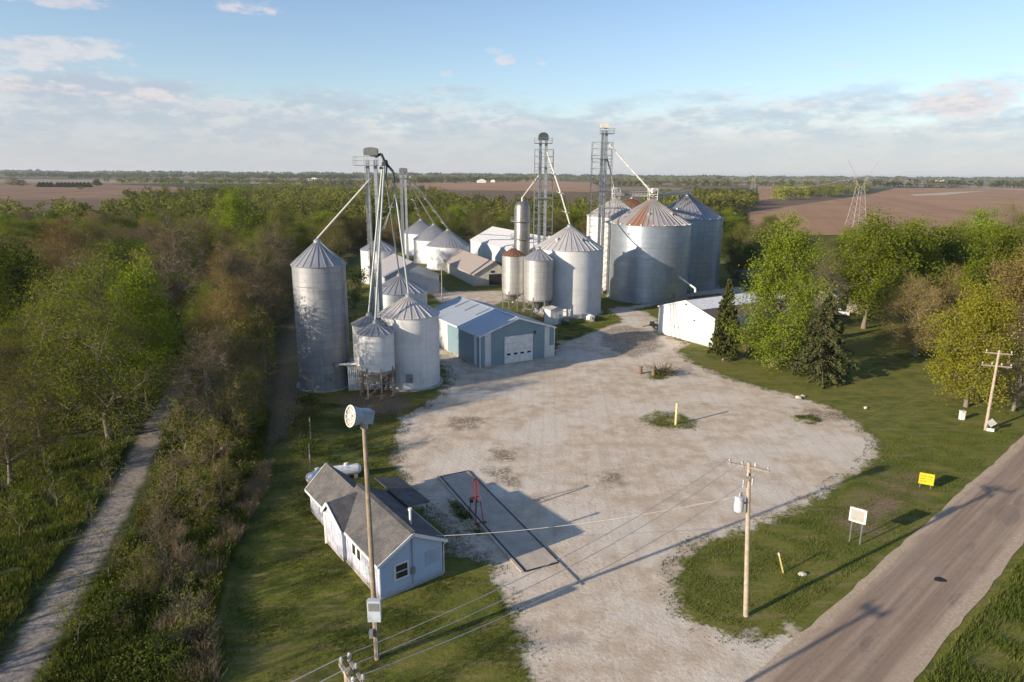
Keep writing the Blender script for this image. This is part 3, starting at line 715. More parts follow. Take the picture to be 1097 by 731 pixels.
def elevator(name, x, y, ztop, label, gap, tw, lat=None, headmat=None, deckdir=(0, 0), deck=(3, 2.4), trunkmat=None, hood=.75):
    root = empty(name, (x, y, 0), label, 'grain elevator')
    for s in (-1, 1):
        m = MB(); m.box((x + s * gap / 2, y, (ztop - 1.6) / 2 + .4), (tw, tw * 1.3, ztop - 2.4))
        for z in np.arange(2.5, ztop - 2, 2.5): m.box((x + s * gap / 2, y, z), (tw + .1, tw * 1.3 + .1, .08))
        m.build('trunk', trunkmat or STEEL, root)
    m = MB(); m.box((x, y, .7), (gap + tw + .5, tw * 1.6, 1.4)); m.build('boot', STEELD, root)
    # head: rounded hood over the pulley
    m = MB(); w2 = (gap + tw) / 2 + .18; prof = [(-w2, 0)] + [(-w2 * math.cos(math.pi * k / 10), .75 + w2 * hood * math.sin(math.pi * k / 10)) for k in range(11)] + [(w2, 0)]
    n = len(prof); vs = [(x + px_, y + s * tw * .85, ztop - .75 - w2 * hood + pz) for s in (-1, 1) for px_, pz in prof]
    m.add(vs, [tuple(range(n - 1, -1, -1)), tuple(range(n, 2 * n))] + [(k, k + 1, n + k + 1, n + k) for k in range(n - 1)] + [(n - 1, 0, n, 2 * n - 1)])
    hd = m.build('head', headmat or STEEL, root)
    m = MB(); m.tube((x, y + tw * .8, ztop - .8), (x, y + tw * .8 + .7, ztop - .8), .35, .35, 12); m.box((x + .4, y + tw * .8 + .5, ztop - .9), (.6, .5, .5)); m.build('motor', STEELD, hd)
    railed_deck(root, (x + deckdir[0], y + deckdir[1]), deck[0], deck[1], ztop - 2.3)
    m = MB(); e = np.array([0, -1., 0]); base = np.array([x - gap / 2 - tw * .2, y - tw * .65 - .15, .4]); ladder(m, base, base + (0, 0, ztop - 2.9), e, .42); m.build('ladder', STEEL, root)
    if lat:
        m = MB(); lattice(m, x + lat[2], y, lat[0], lat[1], 0, ztop - lat[3], 1.45); m.box((x + lat[2], y, ztop * .62), (lat[0], lat[1], .1)); m.box((x + lat[2], y, ztop * .8), (lat[0], lat[1], .1)); m.build('tower_frame', STEELD, root)
    return root

SPM = plain('grey_green_spout', (.33, .36, .345), .55, .3)
def apex(k, dz=.45): C, r, ze, za = BIN[k]; return np.array([C[0], C[1], za + dz])
# left leg with the fan of spouts
y1 = 92.4; x1 = aty(403, 300, y1)[0]; z1 = aty(402, 158, y1)[2]
E1 = elevator('elevator_leg', x1, y1, z1, 'left elevator leg with a fan of pipes running down to the bins below', 1.05, .42, None, HEADD, (-.75, 0), (2.9, 2.0), None, .3)
hub = aty(412.5, 174, y1); hub2 = aty(421, 184, y1)
m = MB(); m.path([np.array([x1 + .5, y1, z1 - 1.2]), aty(408.5, 165, y1), hub, hub2, aty(422.5, 196, y1)], .17, 8); m.path([hub, aty(407, 181, y1)], .14, 8)
m.tube(hub - (0, 0, .45), hub + (0, 0, .3), .5, .3, 14); m.build('distributor', BLACK, E1)
spout(E1, [aty(398.5, 190, y1), apex('A', .5)], .125, CREAM)
spout(E1, [hub + (-.1, -.1, -.4), apex('B1')], .13, SPM)
spout(E1, [hub + (-.35, 0, -.4), apex('B2')], .13, SPM)
spout(E1, [aty(422.5, 196, y1), apex('C')], .13, SPM)
spout(E1, [hub + (.2, .1, -.4), aty(413.5, 190, y1 + 1), apex('D')], .12, SPM)
m = MB(); m.bar(aty(412, 245, y1), aty(424, 205, y1), .1); m.bar(aty(408, 250, y1), aty(418, 225, y1), .07); m.bar(aty(416, 222, y1), aty(424, 222, y1), .1)
for zz in (8, 13, 18, 23): m.bar((x1 - .9, y1 + .1, zz), (x1 + 1.5, y1 + .1, zz), .09)
m.build('brace', STEEL, E1)
# slender leg behind
y2 = 165.0; x2 = aty(434, 250, y2)[0]; z2 = aty(434, 180, y2)[2]
E2 = elevator('elevator_leg', x2, y2, z2, 'slender elevator leg beside the row of three low white bins', .95, .5, None, HEADD, (0, 0), (1.8, 1.8), None, .3)
top2 = aty(439, 190, y2); spout(E2, [top2, apex('G3')], .24, CREAM, 3); spout(E2, [top2 + (-.2, .3, -1.4), apex('G2')], .17, CREAM, 0); spout(E2, [top2 + (-.5, .5, -2), apex('G1')], .12, STEEL, 3)
# green headed leg
y3 = 156.0; x3 = aty(580.5, 250, y3)[0]; z3 = aty(581, 142, y3)[2]
GREENH = plain('dark_green_hood', (.055, .07, .065), .5, 0, .3, 3)
E3 = elevator('elevator_leg', x3, y3, z3, 'elevator leg with a dark rounded hood in a lattice tower behind the large white bin', 1.25, .62, (4.1, 2.6, .2, 3.6), GREENH, (0, 0), (3.9, 2.6))
spout(E3, [aty(585, 160, y3), aty(601, 208, y3 - 5), apex('L')], .16, CREAM, 3)
spout(E3, [aty(577.5, 188, y3), np.array([*DRY[0], DRY[3] + .9])], .17, CREAM)
# right leg
y4 = 163.0; x4 = aty(644.5, 230, y4)[0]; z4 = aty(645.5, 132, y4)[2]
E4 = elevator('elevator_leg', x4, y4, z4, 'tallest elevator leg, its lattice tower rising between the large white bin and the biggest bin', .85, .62, (4.6, 2.4, -.4, 4.2), CREAM, (.6, 0), (3.2, 2.4), STEEL, .35)
spout(E4, [aty(650, 152, y4), apex('N', 1.4)], .17, CREAM, 5)
spout(E4, [aty(648, 160, y4), apex('M', 1.2)], .18, CREAM, 2)

# roof conveyor from bin M over bin N to bin O
aM, aN, aO = apex('M', 1.0), apex('N', .9), apex('O', .8)
root = empty('roof_conveyor', aN, 'conveyor and catwalk bridging the roofs of the three largest bins', 'conveyor')
m = MB()
for a, b2 in ((aM, aN), (aN, aO)): m.bar(a, b2, .55, .5)
m.build('trough', STEELD, root)
m = MB()
for a, b2 in ((aM, aN), (aN, aO)):
    d = (b2 - a); L = np.linalg.norm(d); d /= L; t2 = np.array([-d[1], d[0], 0]); n = int(L / 1.2)
    for s in (.55, 1.25):
        for k in range(n + 1): p = a + d * L * k / n + t2 * -s; m.bar(p - (0, 0, .2), p + (0, 0, .9), .05)
        m.bar(a - t2 * s + (0, 0, .9), b2 - t2 * s + (0, 0, .9), .06); m.bar(a - t2 * s + (0, 0, .4), b2 - t2 * s + (0, 0, .4), .05)
    m.obox((a + b2) / 2 - t2 * .9 - (0, 0, .2), d * L / 2, t2 * .4, (0, 0, .04))
m.build('catwalk', STEEL, root)
for ap in (aM, aN):
    m = MB(); lattice(m, ap[0], ap[1], 1.9, 1.9, ap[2] - 1.0, ap[2] + 1.5, 1.2, .05, .04); m.tube(ap + (0, 0, .6), ap + (0, 0, 1.6), .35, .5, 12); m.build('receiving_box', WPAINT, root)
for f in (.3, .7):
    p = aN + (aO - aN) * f
    C, r, ze, za = BIN['N'] if f < .5 else BIN['O']; rr = math.hypot(p[0] - C[0], p[1] - C[1]); zt = ze + (za - ze) * max(0, 1 - rr / r)
    m = MB(); m.bar((p[0] - .5, p[1], zt), p, .09); m.bar((p[0] + .5, p[1], zt), p, .09); m.build('trestle', STEEL, root)

# ------------------------------------------------------------------ sheds
def shed(name, A, e1, w, e2, L, h, hr, wallm, roofm, label, cat='shed', over=.25, peak=.5, ribs=.9, fascia=None, foundation=True):
    """gabled building: A = ground corner, e1 along the near gable, e2 along the length"""
    A = np.array([A[0], A[1], 0.]); e1 = np.array([*e1, 0.]); e2 = np.array([*e2, 0.])
    P = lambda s, t, z: A + e1 * s + e2 * t + np.array([0, 0, z])
    root = empty(name, A, label, cat); m = MB(); pk = w * peak; zb = .12 if foundation else 0.0
    if foundation:
        f = MB(); f.obox(P(w / 2, L / 2, .06), e1 * (w / 2 + .06), e2 * (L / 2 + .06), (0, 0, .07)); f.build('foundation', CONC, root)
    v = [P(0, 0, zb), P(w, 0, zb), P(w, 0, h), P(pk, 0, hr), P(0, 0, h), P(0, L, zb), P(w, L, zb), P(w, L, h), P(pk, L, hr), P(0, L, h)]
    m.add(v, [(0, 1, 2, 3, 4), (9, 8, 7, 6, 5), (5, 0, 4, 9), (1, 6, 7, 2)]); wl = m.build('wall', wallm, root)
    rm = MB(); th = .1
    for s0, s1 in ((0, pk), (w, pk)):
        dirn = 1 if s0 == 0 else -1; sl = (hr - h) / abs(pk - s0); so = s0 - dirn * over; zo = h - over * sl
        q = [P(so, -over, zo + .02), P(s1, -over, hr + .02), P(s1, L + over, hr + .02), P(so, L + over, zo + .02)]
        up = np.array([0, 0, th])
        rm.add(q + [x + up for x in q], [(0, 1, 2, 3), (7, 6, 5, 4), (0, 4, 5, 1), (2, 6, 7, 3), (3, 7, 4, 0)],)
        n = max(2, int(L / (ribs or 99)))
        for k in range(n + 1 if ribs else 0):
            t_ = (L + 2 * over - .1) * k / n - over + .05; rm.bar(P(so, t_, zo + .02 + th), P(s1, t_, hr + .02 + th), .05, .06)
    rm.bar(P(pk, -over, hr + .14), P(pk, L + over, hr + .14), .4, .06)
    rf = rm.build('roof', roofm, root)
    if fascia:
        fm = MB()
        for s0, s1 in ((0, pk), (w, pk)):
            dirn = 1 if s0 == 0 else -1; sl = (hr - h) / abs(pk - s0); so = s0 - dirn * over; zo = h - over * sl
            fm.bar(P(so, -over - .03, zo), P(s1, -over - .03, hr), .05, .22); fm.bar(P(so - dirn * .03, -over, zo), P(so - dirn * .03, L + over, zo), .05, .2)
        fm.build('fascia', fascia, rf)
    return root, P, wl, rf

def panel(P, s0, s1, z0, z1, t, th, name, mat, parent, side='gable'):
    """a panel set proud of a wall; side 'gable' uses s along e1 at t; 'side' uses t-range at s"""
    m = MB()
    if side == 'gable': a, b2, c_ = P(s0, t, z0), P(s1, t, z0), P(s0, t, z1)
    else: a, b2, c_ = P(t, s0, z0), P(t, s1, z0), P(t, s0, z1)
    u = (b2 - a) / 2; w_ = (c_ - a) / 2; n = np.cross(u, w_); n /= np.linalg.norm(n)
    m.obox((b2 + c_) / 2, u, w_, n * th); return m.build(name, mat, parent)

def unit(v): v = np.asarray(v, float); return v / np.linalg.norm(v)
def length_to(A, e, z, u_target, L0=2, L1=60):
    """distance along e (from ground point A at height z) at which the line meets photo column u"""
    for _ in range(50):
        Lm = (L0 + L1) / 2; P = np.array([A[0] + e[0] * Lm, A[1] + e[1] * Lm, z]); u = pix(P)[0]
        P0 = np.array([A[0] + e[0] * L0, A[1] + e[1] * L0, z])
        if (u - u_target) * (pix(P0)[0] - u_target) > 0: L0 = Lm
        else: L1 = Lm
    return (L0 + L1) / 2

# blue shed
A = g(514.4, 394.8)[:2]; B = g(593.2, 383)[:2]; e1 = unit(B - A); e2 = np.array([-e1[1], e1[0]]); w = np.linalg.norm(B - A)
h = aty(513.6, 360.4, A[1])[2]; mid = (A + B) / 2; hr = aty(554, 341, mid[1])[2]; L = length_to(mid, e2, hr, 492.6)
BLUEP = siding('blue_siding', (.20, .30, .35), e1); WHITEP = siding('white_siding', (.66, .67, .65), e1)
ROOFP = roof_metal('pale_blue_grey_roof', (.50, .55, .60), .42, .35)
SH, P, wl, rf = shed('metal_shed', A, e1, w, e2, L, h, hr, BLUEP, ROOFP, 'blue metal shed with white stripes and a white overhead door facing the gravel yard', over=.2, fascia=WPAINT)
sc_ = w / (593.2 - 514.4)
for s0, s1, z1 in ((.055, .105, h - .15),): pass
def gs(x): return (x - 477) / (988 - 477) * w
panel(P, gs(508), gs(548), .15, h + .45, -.02, .012, 'white_panel', WHITEP, SH)
panel(P, gs(918), gs(952), .15, h + .25, -.02, .012, 'white_panel', WHITEP, SH)
panel(P, gs(953), w - .02, .15, h * .42, -.02, .011, 'white_panel', WHITEP, SH)
m = MB(); m.bar(P(-.02, -.02, .12), P(-.02, -.02, h), .16); m.bar(P(w + .02, -.02, .12), P(w + .02, -.02, h), .12); m.build('corner_trim', WPAINT, SH)
panel(P, 1.0, 1.9, .15, h - .1, -.02, .012, 'white_panel', WHITEP, SH, 'side')
panel(P, L * .56, L - .02, .13, h - .05, -.018, .010, 'white_panel', WHITEP, SH, 'side')
d0, d1 = gs(640), gs(830); dz1 = h * .86
m = MB(); nseg = 4
for k in range(nseg): m.obox(P((d0 + d1) / 2, -.05, .14 + (dz1 - .14) * (k + .5) / nseg), np.append(e1, 0) * (d1 - d0) / 2, np.append(e2, 0) * .05, (0, 0, (dz1 - .14) / nseg / 2 - .015))
dr = m.build('overhead_door', WPAINT, SH)
for k in range(4): panel(P, d0 + (d1 - d0) * (.07 + .245 * k), d0 + (d1 - d0) * (.07 + .245 * k + .13), dz1 * .33, dz1 * .40, -.105, .006, 'window', GLASS, dr)
m = MB()
for a, b2 in (((d0, .14), (d0, dz1)), ((d1, .14), (d1, dz1)), ((d0 - .05, dz1 + .05), (d1 + .05, dz1 + .05))): m.bar(P(a[0], -.06, a[1]), P(b2[0], -.06, b2[1]), .12)
m.build('door_frame', WPAINT, SH)
m = MB(); m.box(P(gs(845), -.15, h * .92), (.3, .3, .35)); m.build('wall_lamp', BLACK, SH)
m = MB()
for f in (.42, .62, .8): # translucent roof strips
    a, b2 = P(w * .28, L * f, h + (hr - h) * .56 + .16), P(w * .49, L * f, h + (hr - h) * .98 + .16); m.bar(a, b2, .35, .03)
m.build('skylight', plain('old_skylight', (.20, .19, .16), .5), rf)

# white gable shed on the right
A = g(704.5, 356.7)[:2]; B = g(763.6, 372.9)[:2]; e1 = unit(B - A); e2 = np.array([-e1[1], e1[0]]); w = np.linalg.norm(B - A)
h = (aty(706, 328.6, A[1])[2] + aty(766, 341.3, B[1])[2]) / 2; mid = (A + B) / 2; hr = aty(735.7, 322.4, mid[1])[2]
WHITE2 = siding('white_shed_siding', (.72, .71, .68), e1, dirt_amt=.25); BROWNR = roof_metal('brown_roof', (.13, .085, .07), .6, .1)
SH, P, wl, rf = shed('white_shed', A, e1, w, e2, 23.0, h, hr, WHITE2, BROWNR, 'long white shed with a wide overhead door and a brown and white roof', over=.15, fascia=WPAINT)
sl = (hr - h) / (w / 2); m = MB(); q = [P(w * .5 + .1, -.1, hr + .18 - .1 * sl), P(w * .78, -.1, hr + .18 - w * .28 * sl), P(w * .78, 23.1, hr + .18 - w * .28 * sl), P(w * .5 + .1, 23.1, hr + .18 - .1 * sl)]
m.poly(q); m.poly([P(w * .5 - .1, -.1, hr + .18 - .1 * sl), P(w * .5 - .1, 23.1, hr + .18 - .1 * sl), P(w * .22, 23.1, hr + .18 - w * .28 * sl), P(w * .22, -.1, hr + .18 - w * .28 * sl)]); m.build('white_roof_band', plain('white_roof_paint', (.78, .77, .76), .5), rf)
panel(P, w * .10, w * .58, .14, h * .80, -.05, .04, 'overhead_door', WPAINT, SH)
m = MB()
for k in range(5): m.obox(P(w * (.15 + .085 * k), -.1, h * .40), np.append(e1, 0) * .22, np.append(e2, 0) * .01, (0, 0, .1))
m.build('door_windows', plain('dusty_glass', (.45, .40, .33), .3), SH)
m = MB(); m.box(P(w * .5, -.12, hr - .6), (.22, .22, .25)); m.build('wall_lamp', BLACK, SH)
m = MB(); m.box(P(w * .66, -.12, h * .78), (.2, .2, .22)); m.build('wall_lamp', BLACK, SH)

# rusty roofed white barn
A = g(508, 307)[:2]; e2 = unit(g(476, 290.5)[:2] - A); e1 = np.array([e2[1], -e2[0]]); h = aty(509, 294.5, A[1])[2]
w = 10.5; mid = A + e1 * w / 2; hr = aty(533.5, 281, mid[1])[2]; L = length_to(A, e2, h, 474.6)
RUSTB = roof_metal('rust_washed_roof', (.42, .37, .33), .6, .15, (.30, .175, .10), .6, .45, .62); CREAMW = siding('cream_siding', (.62, .59, .52), e1, .25, dirt_amt=.45)
SH, P, wl, rf = shed('old_barn', A, e1, w, e2, L, h, hr, CREAMW, RUSTB, 'cream barn with a rust washed roof and a black open doorway', 'barn', over=.35)
panel(P, w * .38, w * .70, .14, h * .98, -.02, .02, 'doorway', BLACK, SH); panel(P, w * .43, w * .53, h * 1.08, h * 1.28, -.02, .02, 'window', GLASS, SH)  # flat black sheet on the gable stands for the unlit inside of the doorway

# long pale shed behind it
A2, B2 = aty(504, 257, 212)[:2], aty(541, 266.5, 196)[:2]; hA = 5.0
A2 = g(504, 257, hA)[:2]; B2 = g(541, 266.5, hA)[:2]; e2 = unit(A2 - B2); e1 = np.array([e2[1], -e2[0]])
B2 = B2 - e2 * 14; L = np.linalg.norm(A2 - B2); wI = 17.0; mid = A2 + e1 * wI / 2; hrI = aty(520.8, 243.2, (A2 + e1 * wI / 2)[1])[2]
PALEW = siding('pale_blue_siding', (.58, .64, .66), e1, .3, dirt_amt=.15); PALER = roof_metal('white_steel_roof', (.70, .69, .67), .5, .15, (.36, .28, .22), .3, .55, .75)
shed('machine_shed', B2, e1, wI, e2, L, hA, max(hrI, hA + 2.5), PALEW, PALER, 'long pale machine shed with a wide white roof at the foot of the woods', over=.25)

# shed with the rusty roof behind the grey bin
hF = 4.6; E_n = g(412.6, 297, hF)[:2]; E_f = g(389.6, 283, hF)[:2]; e2 = unit(E_f - E_n); e1 = np.array([e2[1], -e2[0]]); L = np.linalg.norm(E_f - E_n)
w = 13.0; mid = E_n + e1 * w / 2; hr = aty(428, 281.1, mid[1])[2]
SH, P, wl, rf = shed('farm_shed', E_n, e1, w, e2, L, hF, max(hr, hF + 2), siding('grey_siding', (.48, .50, .53), e1, .25), roof_metal('half_rusted_roof', (.44, .43, .44), .6, .15, (.32, .18, .11), .65, .48, .60), 'grey shed with a rust striped roof behind the grey bin', over=.3)

# hut under the hopper bins and its pipe
A = g(373.5, 419)[:2]; B = g(409, 417)[:2]; e1 = unit(B - A); e2 = np.array([-e1[1], e1[0]]); w = np.linalg.norm(B - A)
shed('scale_hut', A, e1, w, e2, 3.0, 3.3, 3.75, siding('hut_siding', (.60, .62, .63), e1, .25), WHITE_R, 'small white sided hut tucked behind the legs of the white hopper bins', 'hut', over=.1, ribs=.6)
a = aty(360, 391, 86.0); b2 = aty(383, 390, 86.0); root = empty('transfer_auger', (*((a + b2) / 2)[:2], 0), 'white horizontal auger pipe between the tall slim bin and the white hopper bins', 'auger')
m = MB(); m.tube(a, b2, .16, .16, 10); m.build('tube', WPAINT, root); m = MB(); m.bar(a + (.2, 0, 0), (a[0] + .2, a[1], 0), .1); m.box(a + (.1, 0, 0), (.5, .5, .6)); m.build('support', STEELD, root)
p = g(434, 417); root = empty('auger_hopper', (p[0] - .3, p[1], 0), 'small white slanted hopper leaning against the white bin by the rusty legs', 'hopper')
m = MB(); q = [(-.2, -.5, .1), (1.1, -.5, .1), (1.1, -.5, 1.6), (-.2, -.5, 2.9)]; vs = [p + (x - .5, y_, z) for y_ in (-.3, .5) for x, _, z in q]
m.add(vs, [(0, 1, 2, 3), (7, 6, 5, 4), (0, 4, 5, 1), (1, 5, 6, 2), (2, 6, 7, 3), (3, 7, 4, 0)]); m.build('bin_body', WPAINT, root)
m = MB(); m.tube(p + (-.1, .1, .4), p + (-2.2, .3, 2.4), .13, .13, 8); m.build('auger_tube', RUST, root)
# white control hut near the steel hopper bins
A = g(591, 366.5)[:2]; B = g(601, 365.5)[:2]; 
A = g(589.5, 349)[:2]; B = g(602.5, 347.5)[:2]; e1 = unit(B - A); e2 = np.array([-e1[1], e1[0]]); w = np.linalg.norm(B - A)
SH, P, wl, rf = shed('control_hut', A, e1, w, e2, 2.2, 2.9, 3.3, siding('control_siding', (.70, .69, .66), e1, .25), WHITE_R, 'small white control hut beside the legs of the steel hopper bins', 'hut', over=.08, ribs=.6)
panel(P, w * .35, w * .7, .14, 2.1, -.02, .02, 'door', WPAINT, SH)
p = g(605.5, 348); root = empty('fuel_box', p, 'dark green box beside the white control hut and the large white bin', 'box')
m = MB(); m.box(p + (0, 0, .62), (1.5, 1.1, 1.1)); m.build('body', plain('dark_green_paint', (.03, .06, .045), .5), root); m = MB(); m.box(p + (0, 0, 1.22), (1.6, 1.2, .1)); m.build('lid', BLACK, root)

# ------------------------------------------------------------------ weigh house
A = g(408.3, 643.5)[:2]; B = g(474.3, 615.3)[:2]; e1 = unit(B - A); e2 = unit(g(333.4, 557.6)[:2] - A); w = np.linalg.norm(B - A)
h = aty(408, 603, A[1])[2] ; mid = (A + B) / 2; hr = aty(441.3, 571, mid[1])[2]
BLUEH = siding('pale_blue_clapboard', (.50, .56, .64), e1, 400, var=.06, dirt=(.30, .22, .15), dirt_amt=.2, strength=0)
def clapboard(name, col, peel=0.0, stain=.9):
    t = NT(name); p = t.pos(); s = t.n('SeparateXYZ'); t.set(s.inputs[0], p); zz = t.math('FRACT', t.math('DIVIDE', s.outputs[2], .16))
    n1 = t.noise(1.4, p, 6, .7); n2 = t.noise(1.0, t.scale(p, (5, 5, 1.2)), 5, .7)
    c = t.mix(t.math('MULTIPLY', t.step(zz, .14, .0), .45), col, tuple(x * .45 for x in col))
    c = t.mix(t.math('MULTIPLY', t.step(n1, .4, .7), .25), c, tuple(x * .8 for x in col))
    if peel: c = t.mix(t.math('MULTIPLY', t.step(n2, .46, .62), peel), c, (.26, .25, .28))
    low = t.math('MULTIPLY', t.step(t.math('ADD', s.outputs[2], t.math('MULTIPLY', n1, -.5)), .32, .05), stain)
    c = t.mix(low, c, (.28, .16, .09))
    return t.principled(c, .7, 0, t.bump(zz, .5, .02), spec=.3)
def shingles(name, c0, c1):
    t = NT(name); p = t.pos(); n1 = t.noise(.9, p, 6, .7); n2 = t.noise(6, p, 4, .7); n3 = t.noise(1.0, t.scale(p, (7, 7, 20)), 2)
    c = t.mix(t.step(n1, .36, .66), c0, c1); c = t.mix(t.math('MULTIPLY', t.step(n2, .45, .7), .5), c, tuple(x * .6 for x in c0)); c = t.mix(t.math('MULTIPLY', t.step(n3, .5, .7), .3), c, (.26, .24, .22))
    return t.principled(c, .95, 0, t.bump(n2, .5, .03), spec=.15)
CLAP = clapboard('blue_clapboard', (.43, .53, .70), 0.0, .25); CLAPW = clapboard('peeling_white_clapboard', (.46, .49, .58), .75, .5); SHIN = shingles('asphalt_shingles', (.095, .092, .092), (.160, .150, .142))
Lf, Lt = 8.6, 14.6
HO, P, wl, rf = shed('weigh_house', A, e1, w, e2, Lf, h, hr, CLAP, SHIN, 'small pale blue clapboard house with a weathered shingle roof beside the truck scale', 'house', over=.28, ribs=0, fascia=WPAINT)
E1v, E2v = np.append(e1, 0), np.append(e2, 0)
panel(P, .02, Lf - .02, .14, h - .02, -.012, .012, 'peeling_side_wall', CLAPW, HO, 'side')
# rear, slightly narrower section
m = MB(); s0, s1, pk = .45, w - 1.1, (w - .65) / 2; hb, hrb = h - .55, hr - .30
v = [P(s0, Lf, .1), P(s1, Lf, .1), P(s1, Lf, hb), P(pk, Lf, hrb), P(s0, Lf, hb), P(s0, Lt, .1), P(s1, Lt, .1), P(s1, Lt, hb), P(pk, Lt, hrb), P(s0, Lt, hb)]
m.add(v, [(9, 8, 7, 6, 5), (5, 0, 4, 9), (1, 6, 7, 2)]); m.build('rear_wall', CLAPW, HO)
m = MB(); o = .28; sl = (hrb - hb) / (pk - s0)
for a, dirn in ((s0, 1), (s1, -1)):
    so = a - dirn * o; zo = hb - o * sl; q = [P(so, Lf - .1, zo + .03), P(pk, Lf - 1.2, hrb + .03), P(pk, Lt + o, hrb + .03), P(so, Lt + o, zo + .03)]
    m.add(q + [x + np.array([0, 0, .1]) for x in q], [(0, 1, 2, 3), (7, 6, 5, 4), (0, 4, 5, 1), (2, 6, 7, 3), (3, 7, 4, 0)])
m.build('rear_roof', SHIN, HO)
m = MB(); m.bar(P(s0 - o - .03, Lf, hb - o * sl + .02), P(s0 - o - .03, Lt + o, hb - o * sl + .02), .05, .2); m.bar(P(s0 - o, Lt + o + .03, hb - o * sl + .02), P(pk, Lt + o + .03, hrb + .02), .05, .2); m.bar(P(s1 + o, Lt + o + .03, hb - o * sl + .02), P(pk, Lt + o + .03, hrb + .02), .05, .2); m.build('rear_fascia', WPAINT, HO)
# small cross gable over the side of the house
cg0, cg1 = Lf - 3.3, Lf + .7; cm = Lf - .5; zc = h + (hr - h) * .80
m = MB()
def roofz(s): return h + (hr - h) * s / (w / 2)
sd = w / 2 * .80
for t0_ in (cg0, cg1):
    q = [P(-.5, cm, zc), P(sd + .15, cm, zc + .08), P(-.05 if t0_ == cg0 else -.05, t0_, h - .12), P(-.5, t0_, h - .12)]
    up = np.array([0, 0, .1]); m.add(q + [x + up for x in q], [(0, 1, 2, 3), (7, 6, 5, 4), (3, 2, 6, 7), (0, 3, 7, 4), (1, 0, 4, 5), (2, 1, 5, 6)])
m.build('cross_gable_roof', SHIN, HO)
m = MB()
for t0_ in (cg0, cg1): m.bar(P(-.53, cm, zc + .02), P(-.53, t0_, h - .1), .06, .22)
m.build('cross_gable_trim', WPAINT, HO)
m = MB(); m.add([P(-.30, cg0 + .5, .1), P(-.30, cg1 - .15, .1), P(-.30, cg1 - .15, h - .05), P(-.30, cm, zc - .1), P(-.30, cg0 + .5, h + .2), P(0.1, cg0 + .5, .1), P(0.5, cg1 - .15, .1), P(0.5, cg1 - .15, h), P(.1, cg0 + .5, h + .2)],
    [(4, 3, 2, 1, 0), (0, 5, 8, 4), (1, 2, 7, 6)]); m.build('bay_wall', CLAPW, HO)
m = MB(); m.bar(P(-.34, cg1 - .2, .1), P(-.34, cg1 - .2, h), .16); m.build('bay_post', WPAINT, HO)
# low porch roof towards the scale
m = MB(); q = [P(w - .05, Lf - 3.4, h + .25), P(w + 2.2, Lf - 3.0, h - .25), P(w + 2.2, Lf + 2.3, h - .25), P(w - .05, Lf + 2.6, h + .25)]
m.add(q + [x + np.array([0, 0, .14]) for x in q], [(3, 2, 1, 0), (4, 5, 6, 7), (0, 1, 5, 4), (1, 2, 6, 5), (2, 3, 7, 6), (3, 0, 4, 7)]); m.build('porch_roof', SHIN, HO)
for tt_ in (Lf - 2.8, Lf + 2.1):
    m = MB(); m.bar(P(w + 2.05, tt_, 0), P(w + 2.05, tt_, h - .2), .12); m.build('porch_post', STEELD, HO)
# gable window, filled window, side window, vent pipe
def gw(x): return (x - 400) / (665 - 400) * w
panel(P, gw(455), gw(518), h * .36, h * .80, -.03, .04, 'window_frame', WPAINT, HO)
wf = panel(P, gw(463), gw(510), h * .41, h * .75, -.06, .02, 'window', GLASS, HO)
m = MB(); m.obox(P(gw(486), -.09, h * .58), E1v * (gw(510) - gw(463)) / 2, E2v * .012, (0, 0, .035)); m.build('sash', WPAINT, wf)
panel(P, gw(588), gw(652), h * .42, h * .80, -.012, .02, 'boarded_window', plain('faded_blue_board', (.36, .43, .54), .7), HO)
for t0_ in (3.15, 4.0): panel(P, t0_, t0_ + .55, h * .48, h * .85, -.035, .02, 'window', GLASS, HO, 'side')
panel(P, 3.0, 4.7, h * .43, h * .90, -.03, .018, 'side_window_frame', WPAINT, HO, 'side')
p = P(w * .66, 1.6, 0); m = MB(); m.tube(p + (0, 0, h + .4), p + (0, 0, hr + .75), .09, .09, 10); m.tube(p + (0, 0, hr + .75), p + (0, 0, hr + .9), .14, .14, 10); m.build('vent_pipe', WPAINT, rf)
m = MB(); m.tube(P(w * .50, -.06, .3), P(w * .50, -.06, h + .9), .035, .035, 6); m.build('conduit', STEEL, HO)
m = MB(); m.obox(P(w * .50, -.12, 1.35), E1v * .14, E2v * .09, (0, 0, .22)); m.build('electric_meter', STEELD, HO)
m = MB(); m.tube(P(w + .3, -.1, h - .2), P(w + .08, -.06, h - .5), .04, .04, 6); m.tube(P(w + .08, -.06, h - .5), P(w + .08, -.06, .15), .04, .04, 6); m.build('downpipe', WPAINT, HO)
HOUSE_P, HOUSE_W, HOUSE_H = P, w, h

# ------------------------------------------------------------------ truck scale and the red frame
Q = [g(*q)[:2] for q in ((472, 511), (502, 505), (599, 603), (563, 613))]
root = empty('truck_scale', (*np.mean(Q, 0), 0), 'long truck scale deck edged with black steel in the gravel yard', 'truck scale')
DECK = plain('dusty_scale_deck', (.47, .40, .32), .9, 0, .22, .8)
m = MB(); tq = [(*q, .05) for q in Q]; m.add([(x, y, 0.0) for x, y, z in tq] + tq, [(3, 2, 1, 0)[::-1], (4, 5, 6, 7)[::-1], (0, 4, 5, 1), (1, 5, 6, 2), (2, 6, 7, 3), (3, 7, 4, 0)]); dk = m.build('deck', DECK, root)
m = MB()
for i in range(4):
    a, b2 = np.array([*Q[i], .06]), np.array([*Q[(i + 1) % 4], .06]); m.bar(a, b2, .11, .05)
m.build('edge_rail', BLACK, root)
d = unit(np.array(Q[2]) - Q[1]); m = MB(); a = np.array([*Q[2], .06]); m.bar(a, a + np.append(d, 0) * 3.2, .08, .06); m.build('guide_rail', STEELD, root)
